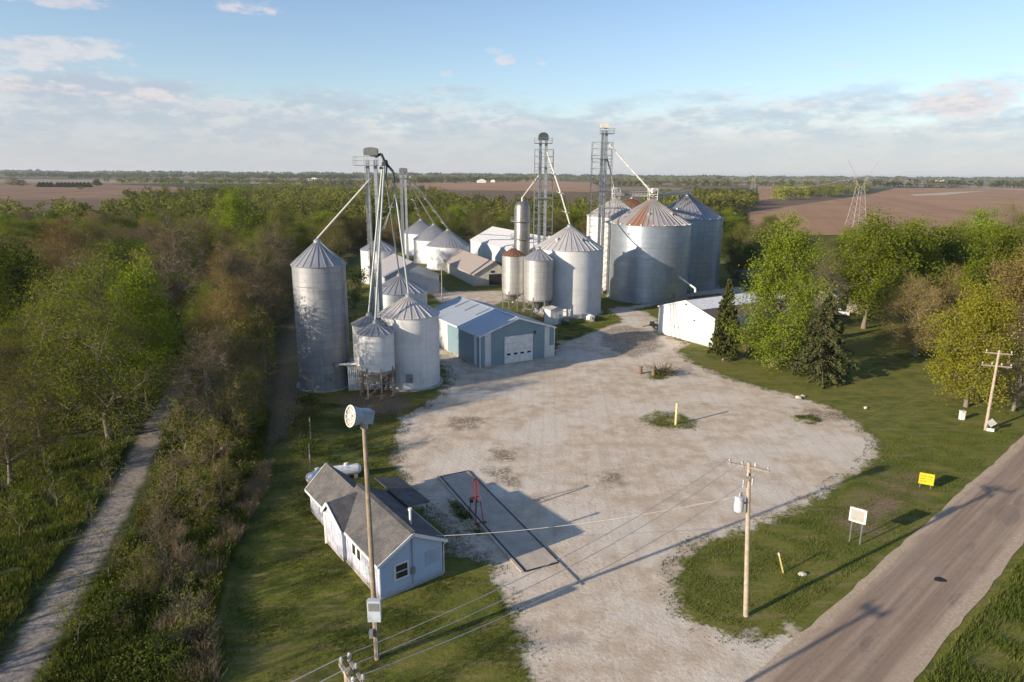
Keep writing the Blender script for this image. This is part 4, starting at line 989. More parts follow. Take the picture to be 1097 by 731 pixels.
m = MB(); a = np.array([*Q[3], .09]); b2 = np.array([*Q[0], .09]); nrm = np.append(unit(np.array(Q[0]) - Q[1]), 0) * .3; m.bar(a + nrm * .8, b2 + nrm * .8, .22, .08); m.build('kerb', DECK, root)
RED = plain('faded_red_paint', (.24, .03, .026), .6, 0, .4, 3)
b0 = g(510, 556); top = aty(506.5, 515, b0[1]); root = empty('red_frame', b0, 'red steel A-frame stand at the edge of the truck scale', 'steel frame')
d3 = np.append(d, 0); n3 = np.array([-d3[1], d3[0], 0])
for fa, fb, nm in ((-.75, -.15, 0), (.75, -.15, 0)):
    for s in (-.34, .34):
        m = MB(); m.bar(b0 + d3 * fa + n3 * s, np.array([b0[0], b0[1], top[2]]) + n3 * s * .35 + d3 * (-.1 + .12 * (fa > 0)), .065); m.build('leg', RED, root)
m = MB()
for z, ff in ((top[2], .35), (top[2] * .55, .7)): m.bar(b0 + n3 * .45 * ff + (0, 0, z) + d3 * -.2, b0 - n3 * .45 * ff + (0, 0, z) + d3 * -.2, .11)
m.bar(b0 + d3 * -.42 + (0, 0, top[2] * .5), b0 + d3 * .42 + (0, 0, top[2] * .5), .1); m.bar(b0 + d3 * 1.0 - n3 * .5 + (0, 0, .1), b0 + d3 * 1.0 + n3 * .5 + (0, 0, .1), .12); m.build('cross_bar', RED, root)
m = MB(); m.box(b0 + (0, 0, top[2] * .52) + n3 * -.4, (.3, .3, .35)); m.build('junction_box', BLACK, root)

# ------------------------------------------------------------------ poles and wires
def pole(name, p, top, label, r0=.17, r1=.12, cat='utility pole', pm=None):
    root = empty(name, p, label, cat); m = MB(); m.tube(p, top, r0, r1, 12); m.build('shaft', pm or WOODP, root); return root
def crossarm(root, c, dirn, L, pins=4):
    m = MB(); dirn = np.asarray(dirn, float); a, b2 = c - dirn * L / 2, c + dirn * L / 2; m.bar(a, b2, .12, .14); o = m.build('crossarm', WOODD, root)
    pts = []
    for k in range(pins):
        p = a + (b2 - a) * (k + .12) / (pins - 1 + .24); m = MB(); m.tube(p + (0, 0, .06), p + (0, 0, .2), .02, .02, 6); m.lathe(p, [(.03, .18), (.08, .2), (.08, .26), (.05, .29), (.07, .33), (.03, .38), (.01, .38)], 10); m.build('insulator', PORC, o); pts.append(p + np.array([0, 0, .36]))
    return pts
nrd = np.array([rn[0], rn[1], 0]); drd = np.array([rd[0], rd[1], 0])
# transformer pole
pb = g(799, 660); pt = aty(802.5, 495, pb[1]); PT = pole('utility_pole', pb, pt, 'utility pole carrying a grey transformer on the grass island by the road')
ax = unit(np.array([.75, -.45, 0])); w1 = crossarm(PT, pt - (0, 0, .35), ax, 2.5, 4); w1b = crossarm(PT, pt - (0, 0, .75), unit(np.array([.35, .93, 0])), 2.0, 2)
m = MB(); c = pt + np.array([-.42, -.12, -2.75]); m.smooth = False; m.lathe(c, [(.02, -.5), (.27, -.5), (.29, -.45), (.29, .4), (.25, .48), (.02, .5)], 18); tr = m.build('transformer', plain('transformer_grey', (.52, .54, .55), .45), PT)
m = MB(); m.tube(c + (.0, 0, .45), c + (0, 0, .75), .05, .04, 8); m.tube(c + (.15, .1, .45), c + (.15, .1, .7), .04, .03, 8); m.build('bushing', PORC, tr)
m = MB(); m.bar(c + (.1, 0, 0), c + (.45, .12, 0), .1); m.build('bracket', STEELD, tr)
m = MB(); m.tube(pt + (-.3, -.2, -1.1), pt + (-.3, -.2, -1.6), .05, .05, 6); m.tube(pt + (.25, -.2, -1.0), pt + (.25, -.2, -1.5), .05, .05, 6); m.build('fuse_cutout', PORC, PT)
# roadside pole on the right
pb2 = g(1055.5, 461); pt2 = aty(1070.5, 376, pb2[1]); P2 = pole('utility_pole', pb2, pt2, 'leaning utility pole with two crossarms beside the diamond road sign')
ax2 = unit(np.array([.92, -.38, 0])); w2 = crossarm(P2, pt2 - (0, 0, .3), ax2, 2.6, 3); w2b = crossarm(P2, pt2 - (0, 0, 1.75), ax2, 2.9, 4)
# siren pole
pb3 = g(404, 706); pt3 = aty(390, 455, pb3[1]); P3 = pole('siren_pole', pb3, pt3, 'tall pole carrying a warning siren in front of the weigh house', .165, .12, 'siren pole', BROWNP)
sdir = unit(np.array([-.76, -.62, .22])); c = aty(394, 446, pb3[1]); ctr = np.array([pt3[0] + .02, pt3[1], c[2]])
def conic(m, a, d, prof, n=28):
    d = unit(d); t = np.array([0, 0, 1.]); x = unit(np.cross(t, d)); y = np.cross(d, x); vs = []
    for r, l in prof:
        for k in range(n): q = 2 * math.pi * k / n; vs.append(a + d * l + r * (math.cos(q) * x + math.sin(q) * y))
    m.add(vs, [(i * n + k, i * n + (k + 1) % n, (i + 1) * n + (k + 1) % n, (i + 1) * n + k) for i in range(len(prof) - 1) for k in range(n)])
m = MB(); m.smooth = True; conic(m, ctr, sdir, [(.02, .22), (.42, .22), (.46, .34), (.50, .5), (.545, .68), (.59, .78), (.57, .8), (.535, .77)]); hn = m.build('siren_horn', BLUEW, P3)
m = MB(); conic(m, ctr, sdir, [(.02, .64), (.55, .755)]); m.build('horn_mouth', plain('horn_inside', (.50, .48, .42), .6), hn)
m = MB(); sx = unit(np.cross((0, 0, 1), sdir)); sy = np.cross(sdir, sx)
conic(m, ctr, sdir, [(.575, .79), (.60, .83), (.545, .83), (.545, .79)])
for k in range(5):
    q = math.pi * k / 5; e = math.cos(q) * sx + math.sin(q) * sy; m.bar(ctr + sdir * .81 - e * .56, ctr + sdir * .81 + e * .56, .035)
conic(m, ctr, sdir, [(.34, .805), (.37, .82), (.34, .835)]); conic(m, ctr, sdir, [(.01, .86), (.14, .85), (.14, .80)]); m.build('grille', plain('cream_grille', (.72, .70, .62), .5), hn)
m = MB(); m.obox(ctr - sdir * .10, sdir * .33, sx * .33, sy * .36); m.build('motor_box', BLUEW, P3)
m = MB(); m.tube(pt3 - (0, 0, .2), (pt3[0], pt3[1], ctr[2] - .3), .2, .24, 12); m.build('turntable', STEEL, P3)
m = MB(); yb = pb3 + np.array([0, -.28, 0]); 
zb_ = aty(403, 650, pb3[1])[2]; m.box((pb3[0] + .05, pb3[1] - .33, zb_), (.75, .35, 1.35)); cb = m.build('control_cabinet', plain('cabinet_grey', (.48, .53, .58), .5), P3)
m = MB(); m.box((pb3[0] + .05, pb3[1] - .515, zb_ + .3), (.6, .03, .5)); m.build('cabinet_door', STEEL, cb)
m = MB(); m.box((pb3[0] - .2, pb3[1] - .3, zb_ - 1.6), (.22, .25, .5)); m.tube((pb3[0] - .35, pb3[1] - .2, zb_ - .6), (pb3[0] - .35, pb3[1] - .2, zb_ + .6), .06, .06, 8); m.tube((pb3[0] + .1, pb3[1] - .2, .1), (pb3[0] + .1, pb3[1] - .2, zb_ - .6), .04, .04, 8); m.build('conduit', STEEL, P3)
# pole cut by the bottom edge of the picture
pt4 = np.array([-5.85, 21.0, 10.65]); P4 = pole('utility_pole', (pt4[0], pt4[1], 0), pt4, 'utility pole nearest the camera, only its top and crossarms showing'); ax4 = unit(np.array([.55, -.83, 0]))
w4 = crossarm(P4, pt4 - (0, 0, .25), ax4, 1.5, 2); w4b = crossarm(P4, pt4 - (0, .0, .25) + np.array([.28, .18, 0]), ax4, 1.5, 3)
WIRE = plain('bare_wire', (.55, .53, .50), .4, .3)
def wire(a, b2, sag, r, name='power_line', label=None, group=None, n=24):
    pts = [a + (b2 - a) * k / n - np.array([0, 0, sag * 4 * (k / n) * (1 - k / n)]) for k in range(n + 1)]
    m = MB(); m.path(pts, r, 5); o = m.build(name, WIRE); return tag(o, label, 'wire', group)
WGp = 'wires between the near pole and the transformer pole'
for k, (a, b2) in enumerate(((w4[0], w1[0]), (w4b[1], w1[1]), (w4b[2], w1[3]))):
    wire(a, b2, .75 + .1 * k, .017, label='bare wire sagging from the nearest pole over the lawn to the transformer pole', group=WGp)
for k, (a, b2) in enumerate(((w1[0], w2b[0]), (w1[1], w2b[1]), (w1[3], w2b[3]))):
    wire(a, b2, .7, .003, label='thin wire running along the roadside from the transformer pole to the leaning pole', group='wires between the roadside poles')
far_ = pb2 + drd * 48 + np.array([0, 0, 9.3])
for k, a in enumerate((w2[0], w2[2], w2b[3])): wire(a, far_ + ax2 * (k - 1), .8, .007, label='wire leaving the leaning pole along the road towards the right', group='wires leaving the leaning pole')
back_ = np.array([-35, -2, 10.5])
for k, a in enumerate((w4[0], w4b[1], w4b[2])): wire(a, back_ + ax4 * (k - 1), .5, .017, label='wire leaving the nearest pole towards the bottom left corner', group='wires leaving the nearest pole')
wire(HOUSE_P(HOUSE_W - .6, -.2, HOUSE_H + .5), pt - np.array([0, 0, 2.2]), .5, .017, 'service_wire', 'pale service wire from the weigh house gable across the scale to the transformer pole')
# pole beside the barn
pb5 = g(473.5, 322); P5 = pole('yard_pole', pb5, aty(473, 284, pb5[1]), 'short bare pole standing in the grass between the blue shed and the old barn', .11, .09, 'pole')
m = MB(); c = aty(473, 285.5, pb5[1]); m.bar(c - (.5, 0, 0), c + (.5, 0, 0), .1); m.build('crossarm', WOODD, P5)

# ------------------------------------------------------------------ signs and small yard things
def board_sign(name, bl, br, z0, z1, mat, label, legs=True, back=None, lean=0):
    a, b2 = np.array([*bl, 0.]), np.array([*br, 0.]); e = unit(b2 - a); n = np.array([-e[1], e[0], 0]); c = (a + b2) / 2; hw = np.linalg.norm(b2 - a) / 2
    root = empty(name, (c[0], c[1], 0), label, 'sign'); m = MB(); m.obox(c + (0, 0, (z0 + z1) / 2), e * hw, n * .04, (0, 0, (z1 - z0) / 2)); bd = m.build('board', mat, root)
    for s in (-1, 1):
        m = MB(); p = c + e * hw * .72 * s + n * .09; m.bar(p, p + (0, 0, z1 - .05), .065); m.build('post', STEEL if legs else STEELD, root)
    return root, bd, c, e, n, hw
bl, br = g(908.5, 580.5)[:2], g(921.5, 584.5)[:2]; ec = (bl + br) / 2; ed = unit(br - bl); zt0, zt1 = aty(919, 564, ec[1])[2], aty(919, 550, ec[1])[2]; zt0 = aty(912, 557, ec[1])[2] ; zt0 = aty(919, 562.5, ec[1])[2]; zt1 = aty(920, 546, ec[1])[2]
hw = .52; zt0 += .3; GREYB = plain('faded_grey_board', (.37, .35, .32), .7, 0, .18, 2)
root, bd, c, e, n, hw = board_sign('notice_board', ec - ed * hw, ec + ed * hw, zt0, zt1, GREYB, 'blank white framed board on two tall posts on the roadside grass')
m = MB(); zc = (zt0 + zt1) / 2; hh = (zt1 - zt0) / 2
for s in (-1, 1): m.obox(c + e * (hw + .02) * s + (0, 0, zc), e * .06, n * .07, (0, 0, hh + .06)); m.obox(c + (0, 0, zc + (hh + .02) * s), e * (hw - .04), n * .068, (0, 0, .06))
m.build('frame', WPAINT, bd)
bl, br = g(983, 522)[:2], g(999, 525)[:2]; ec = (bl + br) / 2; ed = unit(br - bl)
YEL = plain('yellow_board', (.72, .47, .02), .5, 0, .08); z0, z1 = aty(991, 519, ec[1])[2], aty(991, 507.5, ec[1])[2]
root, bd, c, e, n, hw = board_sign('yellow_sign', bl, br, max(z0, .2), z1, YEL, 'low bright yellow sign board with rows of small dark lettering by the road', False)
m = MB(); rs = random.Random(3)
for row in range(3):
    x = -hw * .8; zz = max(z0, .2) + (z1 - max(z0, .2)) * (.74 - .24 * row)
    while x < hw * .72:
        L_ = rs.uniform(.06, .16); 
        if rs.random() < .72: m.obox(c + e * (x + L_ / 2) - n * .043 + (0, 0, zz), e * L_ / 2, n * .002, (0, 0, .035))
        x += L_ + .06
m.build('lettering', plain('dark_lettering', (.22, .10, .01), .6), bd)
# diamond road sign
p = g(1060.5, 462.5); root = empty('road_sign', p, 'diamond road sign seen from behind with a small plate below, next to the leaning pole', 'sign')
zt = aty(1061.5, 453, p[1])[2]; e = unit(np.array([.8, -.35, 0])); n = np.array([-e[1], e[0], 0])
m = MB(); m.bar(p, p + (0, 0, zt + .5), .07); m.build('post', STEEL, root)
m = MB(); k = .52; up = np.array([0, 0, 1.]); m.obox(p + (0, 0, zt) - n * .06, (e + up) * k / 2 * 1.0, n * .012, (up - e) * k / 2 * 1.0); m.build('diamond_plate', plain('sign_back', (.46, .46, .45), .5, .3), root)
m = MB(); m.obox(p + (0, 0, zt - .85) - n * .06, e * .36, n * .012, up * .18); m.build('lower_plate', WPAINT, root)
# marker post, yellow post, bollard
p = g(1030, 449.5); root = empty('utility_pedestal', p, 'small white utility pedestal on the lawn under the yellow green tree', 'pedestal')
m = MB(); m.box(p + (0, 0, .5), (.5, .4, 1.0)); m.build('body', WPAINT, root); m = MB(); m.box(p + (0, 0, 1.05), (.58, .48, .12)); m.build('cap', CREAM, root)
p = g(723.8, 455); zt = aty(724, 433, p[1])[2]; root = empty('yellow_post', p, 'pale yellow steel post standing in a weedy patch in the middle of the gravel', 'post')
PALEY = plain('pale_yellow_paint', (.72, .58, .25), .5); m = MB(); m.tube(p, p + (0, 0, zt), .13, .13, 12); m.build('pipe', PALEY, root); m = MB(); m.tube(p + (0, 0, zt), p + (0, 0, zt + .1), .16, .12, 12); m.build('cap', PALEY, root)
a, b2 = g(839, 614), g(835, 598) ; b2 = aty(834.5, 595, a[1]); root = empty('marker_stake', a, 'leaning pale yellow marker stake in the grass between the two roadside poles and the road', 'stake')
m = MB(); m.bar(a, b2, .08); m.build('shaft', PALEY, root); m = MB(); m.bar(b2, b2 + (b2 - a) * .12, .1); m.build('tip', WPAINT, root)
ROCKM = plain('pale_limestone_rock', (.55, .50, .43), .9, 0, .25, 3)
def rock(p, s, label, mat=None, seed=0, name='rock'):
    rr = random.Random(seed); me = bpy.data.meshes.new(name); import bmesh; bm = bmesh.new(); bmesh.ops.create_icosphere(bm, subdivisions=2, radius=1)
    for v in bm.verts:
        k = 1 + rr.uniform(-.2, .2); v.co = Vector((v.co.x * s[0] * k, v.co.y * s[1] * k, v.co.z * s[2] * k))
    bm.to_mesh(me); bm.free(); me.materials.append(mat or ROCKM); o = link_mesh(name, me); o.location = (p[0], p[1], s[2] * .55 + (.10 if name == 'tar_patch' else 0)); return tag(o, label, 'rock')
rock(g(859, 616), (.3, .2, .13), 'white flat rock lying in the grass right of the leaning marker stake', seed=1)
rock(g(855, 427), (.42, .34, .24), 'bigger of the two pale rocks at the far edge of the gravel', seed=2); rock(g(860, 425.5), (.3, .27, .2), 'smaller of the two pale rocks at the far edge of the gravel', seed=3)
rock(g(927, 438), (.22, .2, .2), 'lone small rock on the lawn beyond the gravel corner', seed=4)
rock(g(1006.5, 622.5), (.42, .33, .035), 'flat dark patch of tar stuck on the road surface', plain('tar', (.02, .02, .02), .8), 6, 'tar_patch')['category'] = 'tar patch'
# stumps in the brush pile
def stump(p, r, h_, mat, label):
    root = empty('barrel', p, label, 'stump'); m = MB(); m.lathe(p, [(r * 1.1, 0), (r, h_ * .3), (r * .95, h_ * .95), (r * .9, h_), (.02, h_)], 14); m.build('side', mat, root); m = MB(); m.lathe(p + np.array([0, 0, h_]), [(r * .7, .004), (.01, .006)], 14); m.build('cut_top', WOODD, root); root.name = 'tree_stump'; return root
stump(g(686, 400.5), .28, 1.1, RUST, 'red brown stump standing apart at the left of the brush pile'); stump(g(700, 402), .28, 1.35, plain('dry_stump', (.22, .16, .10), .9, 0, .3, 4), 'tan stump standing in the brush pile')
# fence post line behind the house
for k, (u, v, vt) in enumerate(((332.5, 501, 460), (333, 470, 446))):
    p = g(u, v); root = empty('fence_post', p, ('dark steel fence post just behind the propane tanks', 'dark fence post farther up the lawn behind the tall fence post')[k], 'post'); m = MB(); m.bar(p, (p[0], p[1], min(aty(u, vt, p[1])[2], 2.6)), .12); m.build('stake', WOODD, root); m = MB(); m.box((p[0], p[1], min(aty(u, vt, p[1])[2], 2.6)), (.16, .16, .06)); m.build('cap', BLACK, root)
# propane tanks
def tank(c, d, L, r, z, label, legs=True):
    root = empty('propane_tank', (c[0], c[1], 0), label, 'propane tank', None); d = np.append(unit(d), 0); c3 = np.array([c[0], c[1], z]); m = MB(); m.smooth = True
    prof = [(.01, -L / 2)] + [(r * math.sin(math.pi / 2 * k / 6), -L / 2 + r * .75 * (1 - math.cos(math.pi / 2 * k / 6))) for k in range(1, 7)]; prof += [(q[0], -q[1]) for q in prof[::-1]]
    conic(m, c3, d, prof, 26); m.build('shell', plain('white_tank_paint', (.78, .78, .77), .35), root)
    m = MB(); m.tube(c3 + (0, 0, r - .02), c3 + (0, 0, r + .16), .2, .2, 14); m.tube(c3 + (0, 0, r + .14), c3 + (0, 0, r + .2), .22, .16, 14); m.build('dome_cover', plain('tank_dome', (.45, .22, .18), .6) if 'beside' in label else WPAINT, root)
    for s in (-.3, .3):
        m = MB(); m.box(c3 + d * L * s - (0, 0, r * .5 + (z - r) / 2), (.3, r * 1.3, (z - r) + r), math.atan2(d[1], d[0])); m.build('leg', CONC, root)
    return root
a, b2 = aty(384, 498, 61), aty(360, 501, 62.3); cc = g(371, 503, .9)[:2]; tank(cc, g(385, 500, .9)[:2] - g(358, 503.5, .9)[:2], 2.8, .5, .85, 'white propane tank behind the weigh house, the more exposed of the two')
cc = g(340, 508.5, .9)[:2]; tank(cc, g(345, 506, .9)[:2] - g(334, 511, .9)[:2], 2.4, .5, .85, 'white propane tank mostly hidden behind the rear roof of the weigh house')
cc = g(799, 293, 2.2)[:2]; tank(cc, (1, .25), 7.0, 1.25, 2.0, 'large white storage tank at the edge of the trees behind the long white shed')
# black implement beside the white shed
p = g(700, 352.5); root = empty('farm_implement', p, 'small black wheeled farm implement parked at the left corner of the white shed', 'implement')
m = MB(); m.box(p + (0, 0, .75), (1.6, .9, .25)); m.box(p + (-.3, 0, 1.1), (.7, .7, .6)); m.bar(p + (-.8, 0, .7), p + (-2.0, -.2, .45), .12); m.build('chassis', BLACK, root)
for s in (-.6, .6):
    m = MB(); m.tube(p + (.3, s - .12, .45), p + (.3, s + .12, .45), .45, .45, 16); wh = m.build('wheel', BLACK, root); m = MB(); m.tube(p + (.3, s - .13, .45), p + (.3, s + .13, .45), .2, .2, 12); m.build('rim', STEELD, wh)
# farmstead among the trees on the right
A = g(873, 331)[:2]; shed('farm_outbuilding', A, (.85, -.5), 4.5, (.5, .85), 6, 2.8, 4.3, siding('weathered_white_boards', (.50, .45, .38), (.85, -.5), .3, dirt_amt=.6), roof_metal('grey_shed_roof', (.28, .27, .27), .6, .2), 'weathered pale outbuilding glimpsed under the big green tree', ribs=.6)
A = g(917, 336)[:2]; grain_bin('old_corn_crib', A, 1.9, 3.6, 5.0, bin_metal('crib_wall', (.42, .36, .28), .7, .2, .3, (.1, .08, .06), .6, .5), roof_metal('crib_roof', (.24, .21, .20), .7, .2), 'old round corn crib with a grey cone roof under the big green tree', 'corn crib', nrib=14, cap=.2, pad=False)
p = g(897, 338); root = empty('parked_car', p, 'white car parked under the trees beside the old corn crib', 'car'); CARP = plain('white_car_paint', (.72, .72, .72), .25)
d = np.array([.93, -.35, 0]); n = np.array([.35, .93, 0]); m = MB(); m.obox(p + (0, 0, .62), d * 2.2, n * .85, (0, 0, .3)); m.add([p + d * x + n * y_ + np.array([0, 0, z]) for y_ in (-.78, .78) for x, z in ((-1.6, .92), (1.0, .92), (.5, 1.42), (-1.1, 1.42))], [(0, 1, 2, 3), (7, 6, 5, 4), (1, 5, 6, 2), (2, 6, 7, 3), (3, 7, 4, 0)]); m.build('body', CARP, root)
m = MB(); m.obox(p + (0, 0, 1.17) - d * .3, d * 1.05, n * .79, (0, 0, .16)); m.build('window', GLASS, root)
for sx_ in (-1.35, 1.35):
    for sy_ in (-.8, .8): m = MB(); q = p + d * sx_ + n * sy_ + np.array([0, 0, .33]); m.tube(q - n * .1, q + n * .1, .33, .33, 14); wh = m.build('wheel', BLACK, root); m = MB(); m.tube(q - n * .11, q + n * .11, .17, .17, 10); m.build('rim', STEEL, wh)

# ------------------------------------------------------------------ far landmarks: pylon, farm buildings
def pylon(x, y, H, label, w0=8.5, rz=.08, th=.10):
    root = empty('transmission_pylon', (x, y, 0), label, 'pylon'); ca, sa = math.cos(rz), math.sin(rz); m = MB(); T = lambda a, b_, z: np.array([x + a * ca - b_ * sa, y + a * sa + b_ * ca, z])
    wz = H * .62; wt_ = 1.6; n = 7; f = lambda z: (w0 + (wt_ * 2 - w0) * min(1, z / wz) ** .8) / 2
    zs = [wz * k / n for k in range(n + 1)]
    for sx_ in (-1, 1):
        for sy_ in (-1, 1): m.path([T(sx_ * f(z), sy_ * f(z), z) for z in zs], th * .8, 4)
    for z0_, z1_ in zip(zs[:-1], zs[1:]):
        for s in (-1, 1):
            m.bar(T(-f(z0_), s * f(z0_), z0_), T(f(z1_), s * f(z1_), z1_), th * .7); m.bar(T(f(z0_), s * f(z0_), z0_), T(-f(z1_), s * f(z1_), z1_), th * .7)
            m.bar(T(s * f(z0_), -f(z0_), z0_), T(s * f(z1_), f(z1_), z1_), th * .7)
        m.bar(T(-f(z1_), -f(z1_), z1_), T(f(z1_), -f(z1_), z1_), th * .7)
    m.build('tower_body', PYL, root)
    for s in (-1, 1):
        m = MB(); e = T(s * 9.0, 0, H); mid_ = T(s * 3.6, 0, wz + (H - wz) * .42)
        for o in (-.7, .7): m.bar(T(s * f(wz), o, wz), mid_ + (0, 0, o), th); m.bar(mid_ + (0, 0, o), e, th * .9)
        m.bar(T(s * f(wz), 0, wz), mid_, th * .6); m.build('arm', PYL, root)
    m = MB(); m.bar(T(-3.6, 0, wz + (H - wz) * .42), T(3.6, 0, wz + (H - wz) * .42), th); m.build('cross_beam', PYL, root)
    return [T(-4.5, 0, H * .74), T(0, 0, H * .76), T(4.5, 0, H * .74)]
PYL = plain('pale_pylon_steel', (.42, .39, .36), .6, .1)
pp = g(916.5, 243)[:2]; zH = aty(935, 172.5, pp[1])[2]; wa = pylon(pp[0], pp[1], zH, 'pale lattice transmission pylon with a Y shaped head in the ploughed field')
pq = g(806, 208.5)[:2]; wb = pylon(pq[0], pq[1], zH, 'distant transmission pylon by the tree clump, the smaller of the two', th=.13)
for a, b2 in zip(wa, wb): wire(a, b2, 10, .035, label='conductor sagging across the field between the two pylons', group='conductors between the pylons', n=30)
far2 = np.array([pp[0] * 2 - pq[0] * 1.0, pp[1] * 2 - pq[1], 0]) ; far2 = np.array([pp[0] + 330, pp[1] - 90, 0])
for k, a in enumerate(wa): wire(a, far2 + np.array([0, 5 * k, 28]), 8, .03, label='conductor leaving the near pylon towards the right edge', group='conductors right of the pylon', n=30)
def far_building(u, v, w, L, h_, hr_, ang, wm, rm, label, name='farm_building'):
    p = g(u, v); e1_ = (math.cos(ang), math.sin(ang)); e2_ = (-math.sin(ang), math.cos(ang)); return shed(name, p[:2], e1_, w, e2_, L, h_, hr_, wm, rm, label, 'building', ribs=0, foundation=False)
FW = plain('far_white_wall', (.78, .77, .75), .6); FR = plain('far_grey_roof', (.45, .46, .48), .6); FRr = plain('far_dark_roof', (.18, .16, .15), .7)
far_building(512, 196, 26, 34, 7, 12, .15, FW, FR, 'white farm building beyond the woods behind the slender elevator leg')
far_building(526, 195.5, 14, 20, 6, 10, .1, FW, FRr, 'dark roofed farm building right of the white one beyond the woods')
far_building(547, 191.2, 26, 24, 7, 12, .1, FW, FR, 'tiny white building on the horizon left of the tallest pair of legs')
far_building(190, 187.0, 190, 60, 16, 18, .04, FW, FW, 'longest pale building on the left horizon', 'warehouse')
far_building(212, 187.2, 160, 60, 14, 16, .04, FW, FW, 'lower pale building at the right end of the long one on the left horizon', 'warehouse')
far_building(740, 191.3, 60, 40, 10, 15, .04, FW, FR, 'pale building on the horizon right of the biggest bins')
far_building(762, 191.6, 40, 40, 16, 22, .04, FW, FR, 'tall white building on the horizon right of the biggest bins')
far_building(330, 193.5, 40, 30, 6, 10, .04, FW, FR, 'pale roofed building among the trees on the middle left horizon')
far_building(1005, 194.5, 40, 30, 7, 12, .04, FW, FR, 'pale building behind the tree line on the right horizon')
far_building(300, 195, 18, 24, 5, 8, .2, FW, FR, 'small white house beside the far woods left of the left elevator leg')
# ------------------------------------------------------------------ trees
def leaf_mat(name, c0, c1, c2, trans=.42, hv=.07):
    t = NT(name); ti = t.attr('tint'); oi = t.n('ObjectInfo'); r = oi.outputs['Random']
    x = t.math('ADD', t.math('MULTIPLY', ti, .72), t.math('MULTIPLY', r, .28))
    c = t.mix(t.step(x, .12, .5), c0, c1); c = t.mix(t.step(x, .5, .92), c, c2)
    hsv = t.n('HueSaturation'); t.set(hsv.inputs['Color'], c); t.set(hsv.inputs['Hue'], t.math('ADD', .5, t.math('MULTIPLY', t.math('SUBTRACT', r, .5), hv * .35)))
    t.set(hsv.inputs['Value'], t.math('ADD', .86, t.math('MULTIPLY', r, .30))); c = hsv.outputs[0]
    d = t.n('BsdfDiffuse'); t.set(d.inputs[0], c); tr = t.n('BsdfTranslucent'); t.set(tr.inputs[0], t.mix(1.0, c, (1.0, .95, .5), 'MULTIPLY'))
    ms = t.n('MixShader'); ms.inputs[0].default_value = trans; t.t.links.new(d.outputs[0], ms.inputs[1]); t.t.links.new(tr.outputs[0], ms.inputs[2]); t.t.links.new(ms.outputs[0], t.out.inputs[0])
    return t.mat
def bark(name, c):
    t = NT(name); p = t.obj(); n = t.noise(2.5, t.scale(p, (3, 3, .7)), 5, .7); oi = t.n('ObjectInfo')
    return t.principled(t.mix(n, tuple(x * .6 for x in c), tuple(x * 1.3 for x in c)), .95, spec=.1)
BARK = bark('tree_bark', (.20, .165, .13)); BARKL = bark('pale_bark', (.26, .22, .175)); TWIG = bark('twig_bark', (.17, .135, .10)); TWIGT = bark('tan_twig_bark', (.24, .17, .105))
LM = {
 'green': leaf_mat('fresh_green_leaves', (.115, .158, .014), (.190, .235, .022), (.27, .305, .042)),
 'gold': leaf_mat('golden_green_leaves', (.16, .165, .016), (.25, .24, .026), (.34, .30, .045)),
 'dark': leaf_mat('deep_green_leaves', (.050, .080, .014), (.085, .125, .018), (.125, .165, .028)),
 'lime': leaf_mat('yellow_green_leaves', (.115, .145, .017), (.185, .210, .027), (.26, .275, .042)),
 'olive': leaf_mat('olive_buds', (.105, .110, .024), (.165, .155, .038), (.225, .20, .058)),
 'tan': leaf_mat('tan_catkins', (.17, .135, .045), (.26, .20, .070), (.35, .27, .105)),
 'bare': leaf_mat('brown_buds', (.120, .104, .058), (.170, .146, .080), (.19, .18, .07)),
 'spruce': leaf_mat('spruce_needles', (.040, .052, .020), (.070, .078, .028), (.115, .105, .046), .1),
 'pine': leaf_mat('pine_needles', (.050, .065, .016), (.085, .098, .026), (.14, .125, .044), .15),
}
def seg_arrays(segs, n=3):
    """prisms along many segments; segs (N, 8): p0, p1, r0, r1"""
    segs = np.asarray(segs, float); a = segs[:, 0:3]; b2 = segs[:, 3:6]; d = b2 - a; d /= np.maximum(np.linalg.norm(d, axis=1, keepdims=True), 1e-6)
    t = np.where(np.abs(d[:, 2:3]) < .9, np.array([[0, 0, 1.]]), np.array([[1., 0, 0]])); x = np.cross(t, d); x /= np.linalg.norm(x, axis=1, keepdims=True); y = np.cross(d, x)
    q = 2 * np.pi * np.arange(n) / n; off = np.cos(q)[None, :, None] * x[:, None, :] + np.sin(q)[None, :, None] * y[:, None, :]
    V = np.concatenate([a[:, None] + off * segs[:, 6][:, None, None], b2[:, None] + off * segs[:, 7][:, None, None]], 1); N = len(segs)
    k = np.arange(n); f = np.stack([k, (k + 1) % n, n + (k + 1) % n, n + k], 1)
    F = (np.arange(N) * 2 * n)[:, None, None] + f[None]
    return V.reshape(-1, 3), F.reshape(-1, 4)
def leaf_arrays(C, size, r, up=.35):
    """little rhombic leaves facing every way"""
    N = len(C); nrm = r.normal(size=(N, 3)); nrm[:, 2] += up * .3; nrm /= np.linalg.norm(nrm, axis=1, keepdims=True)
    t = r.normal(size=(N, 3)); x = np.cross(nrm, t); x /= np.linalg.norm(x, axis=1, keepdims=True); y = np.cross(nrm, x); s = (np.asarray(size) * r.uniform(.65, 1.35, N))[:, None]
    V = np.stack([C - x * s * .5, C - y * s * .36 + nrm * s * .08, C + x * s * .5, C + y * s * .36 + nrm * s * .08], 1)
    return V.reshape(-1, 3), np.arange(N * 4).reshape(N, 4)
def path_pts(a, b2, bend, n, r):
    pts = [a + (b2 - a) * k / n for k in range(n + 1)]; L = np.linalg.norm(b2 - a)
    for k in range(1, n): pts[k] = pts[k] + np.array([0, 0, bend * L * math.sin(math.pi * k / n)]) + r.normal(size=3) * L * .035
    return pts

